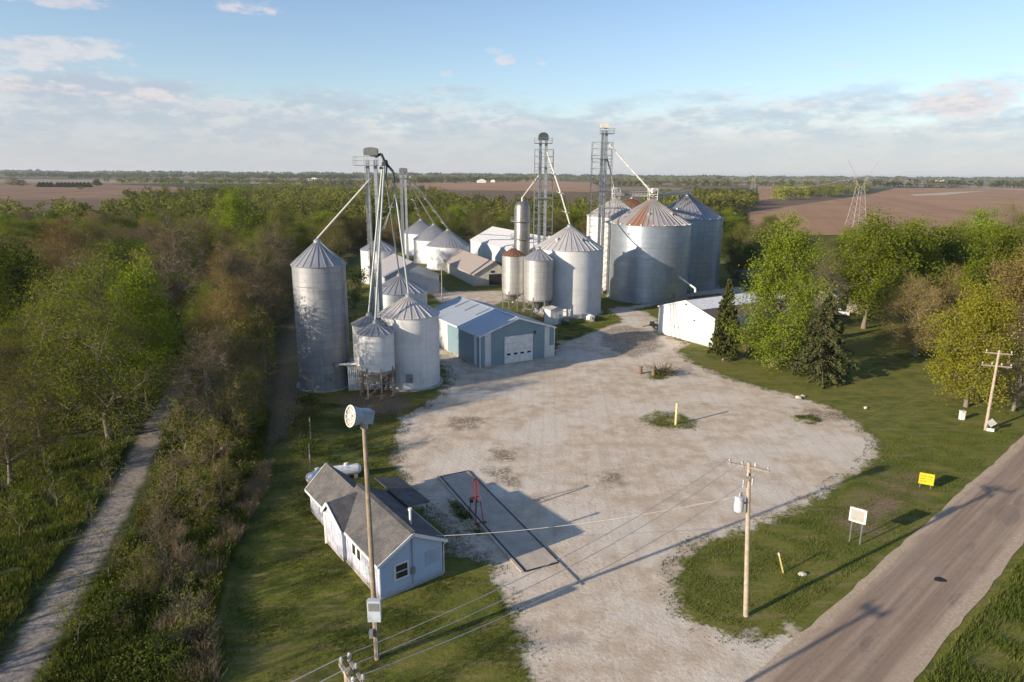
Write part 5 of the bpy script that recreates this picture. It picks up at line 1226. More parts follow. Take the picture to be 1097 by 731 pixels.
def gen_tree(seed, H=12.0, W=8.0, z0=.26, nl=13, ns=8, nt=5, nleaf=12, lsize=.34, clump=.42, twigr=.018, egg=.45, twl=1.0, lopsided=.15, trunk=1.0):
    r = np.random.default_rng(seed); segs = []; tips = []; twigs = []
    top = np.array([r.normal() * .4, r.normal() * .4, H * .82]); tk = path_pts(np.zeros(3), top, 0, 7, r); tk[0] = np.zeros(3)
    rad = lambda f: (.0145 * H * (1 - f) ** 1.1 + .03) * trunk
    tk[1][:2] *= .3
    for k in range(7): segs.append([*tk[k], *tk[k + 1], rad(k / 7) * (1.5 if k == 0 else 1), rad((k + 1) / 7)])
    lop = r.uniform(-1, 1, 2) * W * lopsided
    def env(f): # crown half-width at relative height f
        return W / 2 * max(.08, math.sin(math.pi * min(1, max(0.02, (f ** (1 - egg * .6)))) ** .9)) ** .75
    for i in range(nl + 1):
        f = (i + r.uniform(.1, .9)) / (nl + 1); az = i * 2.39996 + r.normal() * .35; zt = H * (z0 + (1 - z0) * f); rr = env(f) * r.uniform(.62, 1.0)
        end = np.array([math.cos(az) * rr + lop[0] * f, math.sin(az) * rr + lop[1] * f, zt]); zs = min(H * .78, max(H * .16, zt - rr * r.uniform(.45, .95)))
        if i == nl: end = np.array([top[0], top[1], H * .99]); zs = H * .8
        kf = zs / (H * .82) * 7; k0 = min(6, int(kf)); st = tk[k0] + (tk[k0 + 1] - tk[k0]) * (kf - k0)
        lp = path_pts(st, end, .05, 4, r); r0 = rad(zs / H) * .55
        for k in range(4): segs.append([*lp[k], *lp[k + 1], r0 * (1 - k / 4.6), r0 * (1 - (k + 1) / 4.6)])
        L = np.linalg.norm(end - st)
        for j in range(ns):
            s_ = r.uniform(.3, 1.0) if j else 1.0; q = s_ * 4; k0 = min(3, int(q)); b0 = lp[k0] + (lp[k0 + 1] - lp[k0]) * (q - k0)
            e = b0 + r.normal(size=3) * np.array([1, 1, .75]) * W * .105 + np.array([0, 0, W * .03]) + unit(end - st) * W * .05
            bp = path_pts(b0, e, .06, 2, r); rb = max(.018, r0 * .35)
            for k in range(2): rb *= min(1, trunk * 1.5); segs.append([*bp[k], *bp[k + 1], rb * (1 - k / 2.6), rb * (1 - (k + 1) / 2.6)])
            for m_ in range(nt):
                w0 = bp[1] + (bp[2] - bp[1]) * r.uniform(0, 1); dv = unit(r.normal(size=3) * .9 + unit(e - b0) + np.array([0, 0, .45])); w1_ = w0 + dv * W * r.uniform(.06, .13) * twl
                twigs.append([*w0, *w1_, twigr, twigr * .5]); tips.append(w1_)
                if twl > 1.05:
                    for _ in range(2):
                        m2 = w0 + (w1_ - w0) * r.uniform(.3, .9); dv2 = unit(dv + r.normal(size=3) * .55 + np.array([0, 0, .2])); twigs.append([*m2, *(m2 + dv2 * W * r.uniform(.04, .08)), twigr * .75, twigr * .35])
    VT, FT = [], []; V1, F1 = seg_arrays(segs, 6); V2, F2 = seg_arrays(twigs, 3)
    tips = np.array(tips); base = np.repeat(tips, nleaf, 0); C = base + r.normal(size=base.shape) * clump * np.array([1, 1, .8]); V3, F3 = leaf_arrays(C, lsize, r)
    ct = np.repeat(r.uniform(0, 1, len(tips)) * .75, nleaf); tint = np.repeat(np.clip(ct + r.uniform(0, .14, len(ct)), 0, 1), 4)
    zmax = C[:, 2].max(); 
    h0 = float(np.percentile(C[:, 2], 99.3)); w0 = 2 * float(np.percentile(np.hypot(C[:, 0], C[:, 1]), 96))
    return (V1, F1), (V2, F2), (V3, F3, tint), (h0, w0)

def tree_meshes(name, arr, leafm, barkm, twigm):
    (V1, F1), (V2, F2), (V3, F3, tint), _ = arr
    tk = np_mesh(name + '_trunk', V1, F1, [barkm], smooth=True)
    V = np.concatenate([V2, V3]); F = np.concatenate([F2, F3 + len(V2)]); mi = np.concatenate([np.ones(len(F2), int), np.zeros(len(F3), int)])
    cr = np_mesh(name + '_crown', V, F, [leafm, twigm], mi, {'tint': np.concatenate([np.zeros(len(V2)), tint])})
    return tk, cr
GEO = {
 'leafy': [gen_tree(s, 12, 8.6, .16, 17, 9, 5, 30, .205, .52, egg=.35) for s in (1, 2, 3)],
 'tall': [gen_tree(s, 16, 8.0, .08, 26, 9, 5, 26, .205, .52, egg=.5) for s in (4, 5)],
 'light': [gen_tree(s, 12, 8.6, .14, 17, 9, 6, 34, .10, .44, twl=1.1, egg=.4) for s in (6, 7, 8)],
 'twiggy': [gen_tree(s, 12, 8.0, .12, 18, 10, 8, 10, .10, .38, .014, twl=1.35, egg=.45) for s in (9, 10, 12)],
}
PROTO = {}
for kind, geo, bk, tw in (('green', 'leafy', BARK, TWIG), ('dark', 'leafy', BARK, TWIG), ('lime', 'light', BARK, TWIG), ('olive', 'light', BARK, TWIG), ('tan', 'light', BARKL, TWIGT), ('bare', 'twiggy', BARKL, TWIG), ('tallgreen', 'tall', BARK, TWIG), ('fulllime', 'leafy', BARK, TWIG), ('fulltan', 'leafy', BARKL, TWIGT)):
    lm = LM[{'tallgreen': 'green', 'fulllime': 'gold', 'fulltan': 'tan'}.get(kind, kind)]
    PROTO[kind] = [(tree_meshes(kind + '_tree', a, lm, bk, tw), a[3]) for a in GEO[geo]]

def gen_conifer(seed, H, W, droop, leafm, nb, dens):
    r = np.random.default_rng(seed); segs = [[0, 0, 0, 0, 0, H * .98, .018 * H, .02]]; C = []; tint = []
    for i in range(nb):
        f = (i + r.uniform(0, 1)) / nb; z = H * (.10 + .89 * f); L = W / 2 * (1 - f) ** .8 * r.uniform(.72, 1.12) + .15; az = i * 2.4 + r.normal() * .3
        d = np.array([math.cos(az), math.sin(az), 0]); st = np.array([0, 0, z]); end = st + d * L + np.array([0, 0, -droop * L + .12 * L * f * 3])
        segs.append([*st, *end, .035, .012]); n = int(dens * L + 6); s = r.uniform(.12, 1.05, n) ** .8; side = np.cross(d, (0, 0, 1.))
        p = st + (end - st) * s[:, None] + side * (r.normal(size=n) * L * .16 * (1.15 - s))[:, None] + np.array([0, 0, 1.]) * (r.normal(size=n) * .10 - np.abs(r.normal(size=n)) * .12)[:, None]
        C.append(p); tint.append(np.clip(r.uniform(0, .6) + r.uniform(0, .4, n), 0, 1))
    C = np.concatenate(C); V3, F3 = leaf_arrays(C, .30, r, .1); V1, F1 = seg_arrays(segs, 5)
    tk = np_mesh('conifer_trunk', V1, F1, [BARKL], smooth=True); cr = np_mesh('conifer_crown', V3, F3, [leafm], None, {'tint': np.repeat(np.concatenate(tint), 4)})
    return (tk, cr), (H, W)
for kd_, lf_ in (('youngbare', 'bare'), ('youngolive', 'lime')):
    PROTO[kd_] = [(tree_meshes('young_tree', gen_tree(s_, 5.5, 4.4, .08, 13, 7, 5, 5 if lf_ == 'lime' else 3, .13, .22, .012, twl=1.3, trunk=.5), LM[lf_], BARKL, TWIGT), (5.5, 4.4)) for s_ in (51, 52, 53)]
PROTO['spruce'] = [gen_conifer(21, 9.5, 7.6, .42, LM['spruce'], 120, 34)]
PROTO['pine'] = [gen_conifer(22, 9.0, 4.4, .10, LM['pine'], 110, 34)]

def plant(name, kind, variant, p, H, W, label, cat='tree', group=None, rot=None, wy=1.0):
    (tk, cr), (h0, w0) = PROTO[kind][variant % len(PROTO[kind])]
    o = empty(name, (p[0], p[1], -.05), label, cat, group); sx = W / w0; sz = H / h0; rot = random.uniform(0, 6.28) if rot is None else rot
    for nm, me in (('trunk', tk), ('crown', cr)):
        c = bpy.data.objects.new(nm, me); COL.objects.link(c); c.parent = o; c.scale = (sx, sx * wy, sz); c.rotation_euler = (0, 0, rot)
    return o
def plant_px(name, kind, variant, base, vtop, wpx, label, group=None, cat='tree', dH=0.0, **k):
    p = g(*base); H = aty(base[0], vtop, p[1])[2] + dH; W = wpx * math.hypot(p[0], p[1]) / FPX * 1.0
    return plant(name, kind, variant, p, H, W, label, cat, group, **k), p, H, W

# the garden trees on the right, each its own
plant_px('broadleaf_tree', 'tallgreen', 0, (828, 392), 236, 80, 'tall full bright green tree left of the dark spruce on the lawn')
plant_px('pine_tree', 'pine', 0, (774.5, 386), 299, 34, 'slim young pine at the corner of the long white shed', cat='conifer')
plant_px('spruce_tree', 'spruce', 0, (879, 406), 314, 68, 'dark drooping spruce in front of the tall bright green tree', cat='conifer')
plant_px('broadleaf_tree', 'green', 0, (925, 352), 233, 92, 'broad bright green tree shading the corn crib, left of the brown tree')
plant_px('broadleaf_tree', 'green', 1, (965, 345), 238, 74, 'rounded bright green tree merging with the right side of the broad bright green tree')
plant_px('broadleaf_tree', 'dark', 1, (990, 335), 246, 60, 'dark green tree in shade behind the brown tree on the lawn')
plant_px('bare_tree', 'tan', 0, (981, 382), 298, 72, 'brown budding tree at the back of the lawn, left of the yellow green tree')
plant_px('broadleaf_tree', 'fulllime', 1, (1034.5, 436), 306, 76, 'yellow green tree behind the leaning utility pole')
plant_px('bare_tree', 'fulltan', 1, (1080, 395), 268, 78, 'orange tan tree at the right edge behind the leaning utility pole')
plant_px('broadleaf_tree', 'green', 2, (1058, 372), 246, 66, 'green tree rising behind the orange tan tree at the right edge')
plant_px('bare_tree', 'tan', 1, (1120, 400), 250, 80, 'tan tree cut by the right edge of the picture')
plant_px('bare_tree', 'tan', 2, (1010, 360), 285, 60, 'tan budding tree between the brown tree and the yellow green tree')
plant_px('bare_tree', 'bare', 1, (868, 352), 268, 60, 'bare grey tree between the tall bright green tree and the broad one')
plant_px('bare_tree', 'bare', 0, (1085, 440), 330, 60, 'bare brown tree at the right edge beside the leaning utility pole')
GR = 'trees in the row beyond the lawn'
for k, (u, v, vt, w, kd) in enumerate(((1012, 330, 238, 46, 'green'), (1040, 325, 226, 50, 'green'), (1072, 322, 222, 54, 'lime'), (1100, 320, 226, 54, 'green'), (1130, 320, 232, 54, 'tan'),
        (880, 300, 250, 44, 'lime'), (852, 298, 246, 40, 'olive'), (905, 300, 246, 40, 'green'), (812, 292, 242, 36, 'olive'), (795, 286, 238, 34, 'lime'), (820, 280, 240, 32, 'lime'), (783, 282, 245, 30, 'dark'), (800, 300, 262, 32, 'dark'), (815, 305, 262, 30, 'bare'), (850, 320, 270, 40, 'bare'), (790, 305, 268, 28, 'olive'))):
    nm = {'green': 'green tree in the row beyond the lawn', 'lime': 'pale green tree in the row beyond the lawn', 'tan': 'tan tree in the row beyond the lawn', 'olive': 'dull olive tree right of the biggest bins', 'dark': 'dark green tree right of the biggest bins', 'bare': 'bare grey tree right of the biggest bins'}[kd]
    plant_px('broadleaf_tree', kd, k, (u, v), vt, w, nm, GR)

# woods: random planting in ground regions
def in_poly(p, poly): return sdf(np.array([p]), poly)[0] < 0
placed = []; A_ = np.array
def scatter(region, n, dmin, kinds, hr, wr, labels, group, seed, keep=None, name='woodland_tree', hfun=None):
    rr = random.Random(seed); poly = np.asarray(region); lo, hi = poly.min(0), poly.max(0); cnt = tries = 0; out = []
    while cnt < n and tries < n * 60:
        tries += 1; p = np.array([rr.uniform(lo[0], hi[0]), rr.uniform(lo[1], hi[1])])
        if not in_poly(p, poly): continue
        if keep is not None and not keep(p): continue
        if any((p[0] - q[0]) ** 2 + (p[1] - q[1]) ** 2 < (dmin * .5 + q[2] * .5) ** 2 for q in placed): continue
        s = .5 + .5 * math.sin(p[0] * .06 + 1.3) * math.cos(p[1] * .045 + .4); kd = rr.choices([k for k, _ in kinds], [w_ * (1 + 1.5 * (s if k in ('green', 'lime', 'fulllime') else 1 - s)) for k, w_ in kinds])[0]
        H = rr.uniform(*hr); W = rr.uniform(*wr)
        plant(name if kd not in ('bare', 'tan') else 'bare_tree', kd, rr.randrange(3), p, H, W, labels[kd], 'tree', group, rot=rr.uniform(0, 6.28)); placed.append((p[0], p[1], dmin)); cnt += 1
    return cnt
def blocks_sun(p):
    for k in ('G1', 'G2', 'G3', 'E', 'B1', 'B2'):
        C, r, ze, za = BIN[k]; q = C - p; al = q @ SD; la = abs(q[0] * SD[1] - q[1] * SD[0])
        if 0 < al < 44 and la < r + 5.5: return True
    for tx, ty in ((-31, 78), (-29, 88), (-27, 70)):
        q = A_((tx, ty)) - p; al = q @ SD; la = abs(q[0] * SD[1] - q[1] * SD[0])
        if 0 < al < 22 and la < 5: return True
    return False
def lab(where): return {'green': f'fresh green leafy tree {where}', 'fulllime': f'full yellow green tree {where}', 'lime': f'thin yellow green tree {where}', 'olive': f'olive budding tree {where}', 'tan': f'tan catkin laden tree {where}', 'bare': f'bare grey brown tree {where}', 'dark': f'deep green tree {where}', 'fulltan': f'full tan tree {where}'}
# hand placed crowns one can tell apart in the left woods
PL = [('lime', 0, (118, 470), 275, 118, 'broad yellow green tree with pale trunks left of the gravel path'), ('green', 0, (160, 440), 282, 84, 'fresh green crown leaning over the gravel path'),
      ('tan', 1, (72, 340), 238, 66, 'tan catkin covered tree in the left woods'), ('lime', 1, (45, 470), 335, 84, 'yellow green tree beside the broad yellow green one at the left'),
      ('olive', 1, (12, 520), 360, 92, 'sparse olive tree cut by the left edge'), ('bare', 0, (228, 470), 352, 84, 'brown budding tree on the right bank of the gravel path'),
      ('tan', 2, (247, 400), 292, 62, 'slim tan brown tree right of the path, nearest the dirt track'), ('bare', 1, (262, 372), 262, 66, 'bare brown tree behind the slim tan tree by the path'),
      ('bare', 2, (195, 380), 232, 90, 'wide bare grey brown tree over the end of the path'), ('dark', 0, (30, 400), 262, 80, 'deep green tree in shade near the left edge'),
      ('olive', 0, (285, 350), 268, 46, 'olive tree close behind the tall slim galvanised bin'), ('bare', 1, (298, 330), 240, 56, 'bare tree behind the tall slim bin'), ('olive', 2, (355, 300), 232, 46, 'olive tree right behind the roof of the tall slim bin'),
      ('lime', 2, (300, 290), 212, 44, 'pale green crown above the left of the tall slim bin'), ('green', 1, (255, 290), 203, 44, 'bright green crown standing out in the middle of the left woods')]
for kd, va, base, vt, w, lb in PL:
    o, p, H, W = plant_px('woodland_tree' if kd not in ('bare', 'tan') else 'bare_tree', kd, va, base, vt, w, lb); placed.append((p[0], p[1], W * .8))
pathx = lambda p: dist_line(np.array([p]), np.asarray(list(pathline) + [g(210, 360)[:2], g(240, 300)[:2]]))[0]
WL = gp((-260, 470), (-40, 470), (60, 470), (120, 455), (170, 425), (215, 395), (250, 400), (275, 380), (305, 330), (330, 300), (372, 272), (385, 262))
WLr = WL + [np.array([-40, 260.]), np.array([-200, 260.])]
scatter(WLr, 180, 6.5, [('green', 1.1), ('lime', 1.9), ('olive', 1.6), ('bare', 1.6), ('tan', .5), ('dark', .6)], (10, 14.5), (9.5, 13), lab('crowded in the woods left of the bins'), 'trees of the left woods', 4, keep=lambda p: pathx(p) > 4.2 and p[0] > -.80 * p[1] - 6 and not blocks_sun(p))
WC = [np.array(q) for q in ((-34, 262), (-20, 250), (30, 245), (60, 235), (85, 240), (120, 300), (100, 330), (-60, 330))]
scatter(WC, 62, 8.0, [('green', 2.4), ('lime', 2.2), ('olive', .8), ('bare', .4), ('dark', .7), ('tan', .4)], (11, 15), (9.5, 13), lab('in the woods behind the bins'), 'trees of the woods behind the bins', 6)
# trees off to the left and behind the viewpoint, whose shadows rake across the lawn
WS = [np.array(q) for q in ((-62, 50), (-45, 40), (-36, 26), (-30, 12), (-34, -14), (-60, -30), (-105, 0), (-100, 50))]
scatter(WS, 9, 9.0, [('bare', 2.2), ('olive', 1), ('lime', .8)], (9, 12.5), (6.5, 9), lab('west of the lawn beside the path'), 'trees west of the lawn', 8, keep=lambda p: p[0] < -.80 * p[1] - 3 or p[1] < 5)

# shrubs and saplings of the rough strip between path and lawn
def gen_shrub(seed, H, W, n, leaf, lsize, nl):
    r = np.random.default_rng(seed); st = []; C = []
    for i in range(n):
        az = r.uniform(0, 6.28); d = np.array([math.cos(az), math.sin(az), 0]); b0 = d * r.uniform(0, W * .15); e = d * W / 2 * r.uniform(.25, 1) + np.array([0, 0, H * r.uniform(.5, 1)]); m_ = (b0 + e) / 2 + np.array([0, 0, H * .1])
        st += [[*b0, *m_, .022, .016], [*m_, *e, .016, .007]]
        for _ in range(4):
            q = m_ + (e - m_) * r.uniform(0, 1); t_ = q + unit(r.normal(size=3) + d + np.array([0, 0, .8])) * W * r.uniform(.1, .2); st.append([*q, *t_, .011, .005]); C.append(t_)
    C = np.repeat(np.array(C), nl, 0); C = C + r.normal(size=C.shape) * W * .07; C[:, 2] = np.maximum(C[:, 2], .05)
    V1, F1 = seg_arrays(st, 3); V3, F3 = leaf_arrays(C, lsize, r); tk = np_mesh('shrub_stems', V1, F1, [TWIG]); cr = np_mesh('shrub_leaves', V3, F3, [LM[leaf]], None, {'tint': np.repeat(np.clip(r.uniform(0, 1, len(C)), 0, 1), 4)})
    return (tk, cr), (H, W)
PROTO['greenbush'] = [gen_shrub(31 + i, 1.8, 2.6, 26, 'dark', .17, 5) for i in range(2)] + [gen_shrub(34, 1.8, 2.6, 26, 'olive', .15, 5)]
PROTO['drybush'] = [gen_shrub(36 + i, 2.2, 2.4, 34, 'bare', .10, 1) for i in range(2)]
PROTO['sapling'] = [(tree_meshes('sapling', gen_tree(s, 5.5, 2.8, .2, 8, 4, 3, lf + 1, .13, .2, .010, twl=1.2, trunk=.32), LM['lime'], BARK, TWIG), (5.5, 2.8)) for s, lf in ((41, 1), (42, 4), (43, 0) if False else (43, 2))]
ST = gp((30, 735), (90, 650), (130, 590), (165, 520), (190, 465), (230, 450), (270, 440), (290, 440), (280, 500), (262, 570), (240, 625), (228, 690), (225, 740))
rr = random.Random(9); cnt = 0; poly = np.array(ST); lo, hi = poly.min(0), poly.max(0)
while cnt < 40:
    p = np.array([rr.uniform(lo[0], hi[0]), rr.uniform(lo[1], hi[1])])
    if not in_poly(p, poly) or pathx(p) < 2.6: continue
    kd = rr.choice(['greenbush', 'greenbush', 'drybush']); W = rr.uniform(1.4, 3.0)
    plant('shrub', kd, rr.randrange(3), p, W * rr.uniform(.45, .75), W, 'leafy green shrub in the rough strip between path and lawn' if kd == 'greenbush' else 'bare brown shrub in the rough strip between path and lawn', 'shrub', 'shrubs between the path and the lawn', rot=rr.uniform(0, 6)); cnt += 1
for k, (u, v, vt) in enumerate(((118, 625, 535), (85, 695, 620), (205, 690, 610), (62, 545, 480), (22, 580, 510), (185, 560, 490), (120, 530, 470))):
    plant_px('sapling', 'sapling', k, (u, v), vt, (v - vt) * .5, ('thin bare sapling leaning beside the gravel path', 'thin budding sapling in the rough beside the gravel path', 'thin leafing sapling beside the gravel path')[k % 3], 'saplings along the gravel path')
for k, (u, v, vt, w, kd) in enumerate(((205, 505, 440, 60, 'olive'), (232, 520, 455, 55, 'olive'), (190, 545, 490, 46, 'bare'), (250, 480, 415, 55, 'olive'), (268, 455, 395, 46, 'olive'), (215, 560, 505, 44, 'olive'), (175, 590, 540, 40, 'bare'), (240, 545, 497, 40, 'olive'), (160, 640, 590, 40, 'olive'), (275, 430, 372, 44, 'bare'), (258, 415, 350, 50, 'olive'), (285, 400, 335, 40, 'olive'), (195, 615, 565, 36, 'bare'))):
    plant_px('young_tree', 'young' + kd, k, (u, v), vt, w, 'bushy grey brown young tree in the thicket right of the path' if kd == 'bare' else 'bushy olive young tree in the thicket right of the path', 'young trees of the thicket right of the path')
PROTO['skeleton'] = [(tree_meshes('bare_skeleton', gen_tree(s_, 12, 4.6, .4, 9, 5, 3, 1, .12, .2, .02, twl=1.2, trunk=1.1), LM['bare'], BARKL, TWIG), (12, 4.6)) for s_ in (71, 72, 73)]
for k in range(17):
    f = k / 16; p = np.array([-50 + 20 * f + (k % 3) * 1.2, 38 - 34 * f]); plant('bare_tree', 'skeleton', k, p, 10.5 + k % 4 * .8, 4.2 + k % 2, 'slim tree in the row west of the lawn', 'tree', 'slim trees west of the lawn')
for k, (u, v, W) in enumerate(((200, 480, 4.5), (235, 500, 4.0), (170, 560, 3.6), (220, 440, 5), (262, 470, 4), (185, 620, 3.5), (205, 540, 4))):
    plant('shrub', 'drybush' if k % 2 else 'greenbush', k, g(u, v), W * .7, W, 'large tangled bush in the rough east of the path', 'shrub', 'large bushes east of the path')
plant('shrub', 'drybush', 0, g(708, 402), 1.7, 5.4, 'low brush pile around the stumps in the gravel yard', 'shrub'); plant('shrub', 'greenbush', 0, g(712, 403), 1.1, 3.4, 'green weeds growing through the brush pile by the stumps', 'shrub')
for k, (u, v, W) in enumerate(((327, 490, 2.6), (322, 470, 2.8), (326, 455, 3.0), (330, 440, 3))): plant('shrub', 'greenbush', k, g(u, v), W * .8, W, 'dense green bush by the dark fence posts behind the weigh house', 'shrub', 'bushes by the fence posts')
for k, (u, v, W) in enumerate(((378, 330, 5), (383, 310, 6), (380, 350, 3.5), (845, 395, 3), (815, 372, 4.5), (800, 375, 4), (790, 368, 4))): plant('shrub', 'greenbush', k, g(u, v), W * .8, W, 'dark bush between the tall slim bin and the grey bin' if k < 3 else 'dark bush under the trees beside the white shed', 'shrub', 'dark bushes near the bins')

# ------------------------------------------------------------------ grass, weeds and far woods (too many to count)
def blades(P, h, w, r, lean=.5):
    N = len(P); az = r.uniform(0, 6.28, N); s = np.stack([np.cos(az), np.sin(az), np.zeros(N)], 1); az2 = r.uniform(0, 6.28, N); l = np.stack([np.cos(az2), np.sin(az2), np.zeros(N)], 1) * (h * lean * r.uniform(0, 1, N))[:, None]
    b0 = np.c_[P, np.zeros(N)]; up = np.c_[np.zeros((N, 2)), h]
    V = np.stack([b0 - s * w[:, None] / 2, b0 + s * w[:, None] / 2, b0 + up * .97 + l + s * w[:, None] * .12, b0 + up + l - s * w[:, None] * .12], 1)
    return V.reshape(-1, 3), np.arange(N * 4).reshape(N, 4)
def grass_stuff(name, pts, h, w, leafm, seed, lean=.6):
    r = np.random.default_rng(seed); N = len(pts); hh = h * r.uniform(.5, 1.4, N); V, F = blades(pts, hh, w * r.uniform(.6, 1.4, N), r, lean)
    cl_ = .5 + .5 * np.sin(pts[:, 0] * 1.1) * np.sin(pts[:, 1] * 1.3 + 1); me = np_mesh(name, V, F, [leafm], None, {'tint': np.repeat(np.clip(cl_ * .6 + r.uniform(0, .4, N), 0, 1), 4)})
    return tag(link_mesh(name, me), kind='stuff')
def rand_in(poly, n, seed, f=None):
    r = np.random.default_rng(seed); poly = np.asarray(poly); lo, hi = poly.min(0), poly.max(0); out = []; tot = 0
    while tot < n:
        P = r.uniform(lo, hi, (n * 2, 2)); m = sdf(P, poly) < 0
        if f is not None: m &= f(P, r)
        out.append(P[m]); tot += m.sum()
        if not m.any(): break
    return np.concatenate(out)[:n]
GRASSM = leaf_mat('grass_blades', (.055, .085, .012), (.10, .125, .022), (.16, .155, .045), .3, .05); DRYM = leaf_mat('dry_grass_blades', (.20, .155, .09), (.30, .24, .15), (.40, .33, .22), .25, .05); WEEDM = leaf_mat('weed_leaves', (.065, .098, .015), (.105, .130, .024), (.165, .16, .045), .3, .05)
clumpy = lambda sc_, th: (lambda P, r: (np.sin(P[:, 0] * sc_ + 1.3 * np.sin(P[:, 1] * sc_ * .7)) * np.sin(P[:, 1] * sc_ * 1.2 + np.sin(P[:, 0] * sc_)) + r.normal(size=len(P)) * .35) > th)
grass_stuff('tall_grass', rand_in(gp((985, 735), (1097, 596), (1200, 480), (1400, 600), (1200, 900), (960, 900)), 42000, 1, clumpy(.8, -.2)), .34, .05, GRASSM, 1)
isl = gp((728, 610), (745, 592), (790, 576), (850, 552), (905, 522), (945, 488), (960, 470), (1040, 455), (1090, 462), (960, 580), (850, 662), (800, 675), (755, 665), (735, 648))
grass_stuff('tall_grass', rand_in(isl, 30000, 2, clumpy(.9, -.1)), .11, .04, GRASSM, 2)
lw = gp((232, 740), (232, 690), (262, 578), (290, 480), (330, 430), (425, 440), (425, 470), (436, 520), (335, 560), (404, 655), (480, 618), (530, 620), (570, 735))
grass_stuff('tall_grass', rand_in(lw, 40000, 3, clumpy(.7, .05)), .10, .035, GRASSM, 3)
grass_stuff('weeds', rand_in(ST, 42000, 4, lambda P, r: clumpy(.9, -.1)(P, r) & (dist_line(P, pathline) > 1.7)), .55, .075, WEEDM, 4, .9)
WGr = gp((-60, 740), (-10, 720), (60, 640), (125, 545), (155, 475), (60, 470), (-60, 480))
grass_stuff('weeds', rand_in(WGr, 42000, 5, lambda P, r: clumpy(.8, -.35)(P, r) & (dist_line(P, pathline) > 1.9)), .45, .075, WEEDM, 5, .9)
dry = [gp((195, 735), (235, 735), (222, 640), (212, 640)), gp((205, 640), (225, 640), (262, 570), (285, 525), (272, 520), (240, 560)), gp((160, 690), (200, 700), (215, 600), (190, 590)), gp((262, 540), (283, 535), (290, 500), (272, 505))]
for k, q in enumerate(dry): grass_stuff('dry_grass', rand_in(q, 3000, 20 + k, clumpy(1.1, .05)), .7, .04, DRYM, 20 + k, .8)
# low growth under the trees
def brush(name, poly, n, hmax, size, mat, seed, f=None):
    P = rand_in(poly, n, seed, f); r = np.random.default_rng(seed); z = hmax * r.uniform(0, 1, n) ** 1.6 * (.35 + .65 * (.5 + .5 * np.sin(P[:, 0] * .9 + 1.7 * np.sin(P[:, 1] * .6))))
    V, F = leaf_arrays(np.c_[P, z + .05], size, r); me = np_mesh(name, V, F, [mat], None, {'tint': np.repeat(np.clip(z / hmax * .5 + r.uniform(0, .5, n), 0, 1), 4)}); return tag(link_mesh(name, me), kind='stuff')
brush('undergrowth', WLr, 110000, 3.0, .26, WEEDM, 61, lambda P, r: (dist_line(P, pathline) > 2.2) & (P[:, 1] < 190))
brush('undergrowth', WLr, 30000, 3.4, .30, LM['bare'], 62, lambda P, r: (dist_line(P, pathline) > 2.4) & (P[:, 1] < 170))
brush('undergrowth', ST, 42000, 1.1, .16, WEEDM, 63, lambda P, r: clumpy(.8, .0)(P, r) & (dist_line(P, pathline) > 1.8))
brush('undergrowth', ST, 9000, 1.3, .13, LM['bare'], 64, lambda P, r: clumpy(.6, .0)(P, r) & (dist_line(P, pathline) > 1.8))
yd = np.array(YARD); 
edgeP = rand_in([np.array(q) for q in ((-20, 35), (62, 35), (62, 120), (-20, 120))], 7000, 7, lambda P, r: (np.abs(sdf(P, yd) + .3) < .9) & clumpy(1.3, .1)(P, r) & (((P - ra) @ rn) < -.5)); grass_stuff('weeds', edgeP, .16, .05, GRASSM, 7)
for k, q in enumerate(ISLANDS): grass_stuff('weeds', rand_in(q, 700 if k != 1 else 5000, 30 + k, clumpy(1.2, -.1)), .20, .05, WEEDM, 30 + k)

FARW = leaf_mat('far_woodland', (.075, .095, .018), (.155, .158, .040), (.24, .26, .045), .3, .0)
def far_wood(name, spots, seed, nq=150, size=1.25):
    """spots: (x, y, height, crown width, tint)"""
    r = np.random.default_rng(seed); S = np.asarray(spots); N = len(S); lob = 13
    ang = r.uniform(0, 6.28, (N, lob)); rr_ = r.uniform(.05, .42, (N, lob)); lz = r.uniform(.35, .95, (N, lob)); k = r.integers(0, lob, (N, nq)); I = np.arange(N)[:, None]
    off = r.normal(size=(N, nq, 3)); off /= np.linalg.norm(off, axis=2, keepdims=True); off *= (r.uniform(.3, 1, (N, nq)) ** .4)[:, :, None] * .155
    cx = np.cos(ang[I, k]) * rr_[I, k] + off[:, :, 0]; cy_ = np.sin(ang[I, k]) * rr_[I, k] + off[:, :, 1]; cz = lz[I, k] + off[:, :, 2] * .8
    cz = np.where(r.uniform(size=cz.shape) < .18, r.uniform(.03, .5, cz.shape), cz)
    C = np.stack([S[:, 0:1] + cx * S[:, 3:4], S[:, 1:2] + cy_ * S[:, 3:4], np.maximum(.2, cz * S[:, 2:3])], 2).reshape(-1, 3)
    sz = np.repeat(S[:, 3] / 9 * size, nq); V, F = leaf_arrays(C, sz, r); tn = np.clip(S[:, 4:5] + r.normal(size=(N, lob))[I, k] * .10 + r.uniform(-.1, .1, (N, nq)), 0, 1)
    me = np_mesh(name, V, F, [FARW], None, {'tint': np.repeat(tn.ravel(), 4)}); return tag(link_mesh(name, me), kind='stuff')
def wood_spots(poly, n, seed, hr=(7, 15.5), wr=(6, 14), bias=.5):
    P = rand_in(poly, n, seed); r = np.random.default_rng(seed); N = len(P); tn = .5 + .5 * np.sin(P[:, 0] * .021 + 2 * np.sin(P[:, 1] * .008)); return np.c_[P, r.uniform(*hr, N), r.uniform(*wr, N), np.clip(tn * .55 + r.normal(size=N) * .2 + bias - .3, 0, 1)]
A_ = np.array
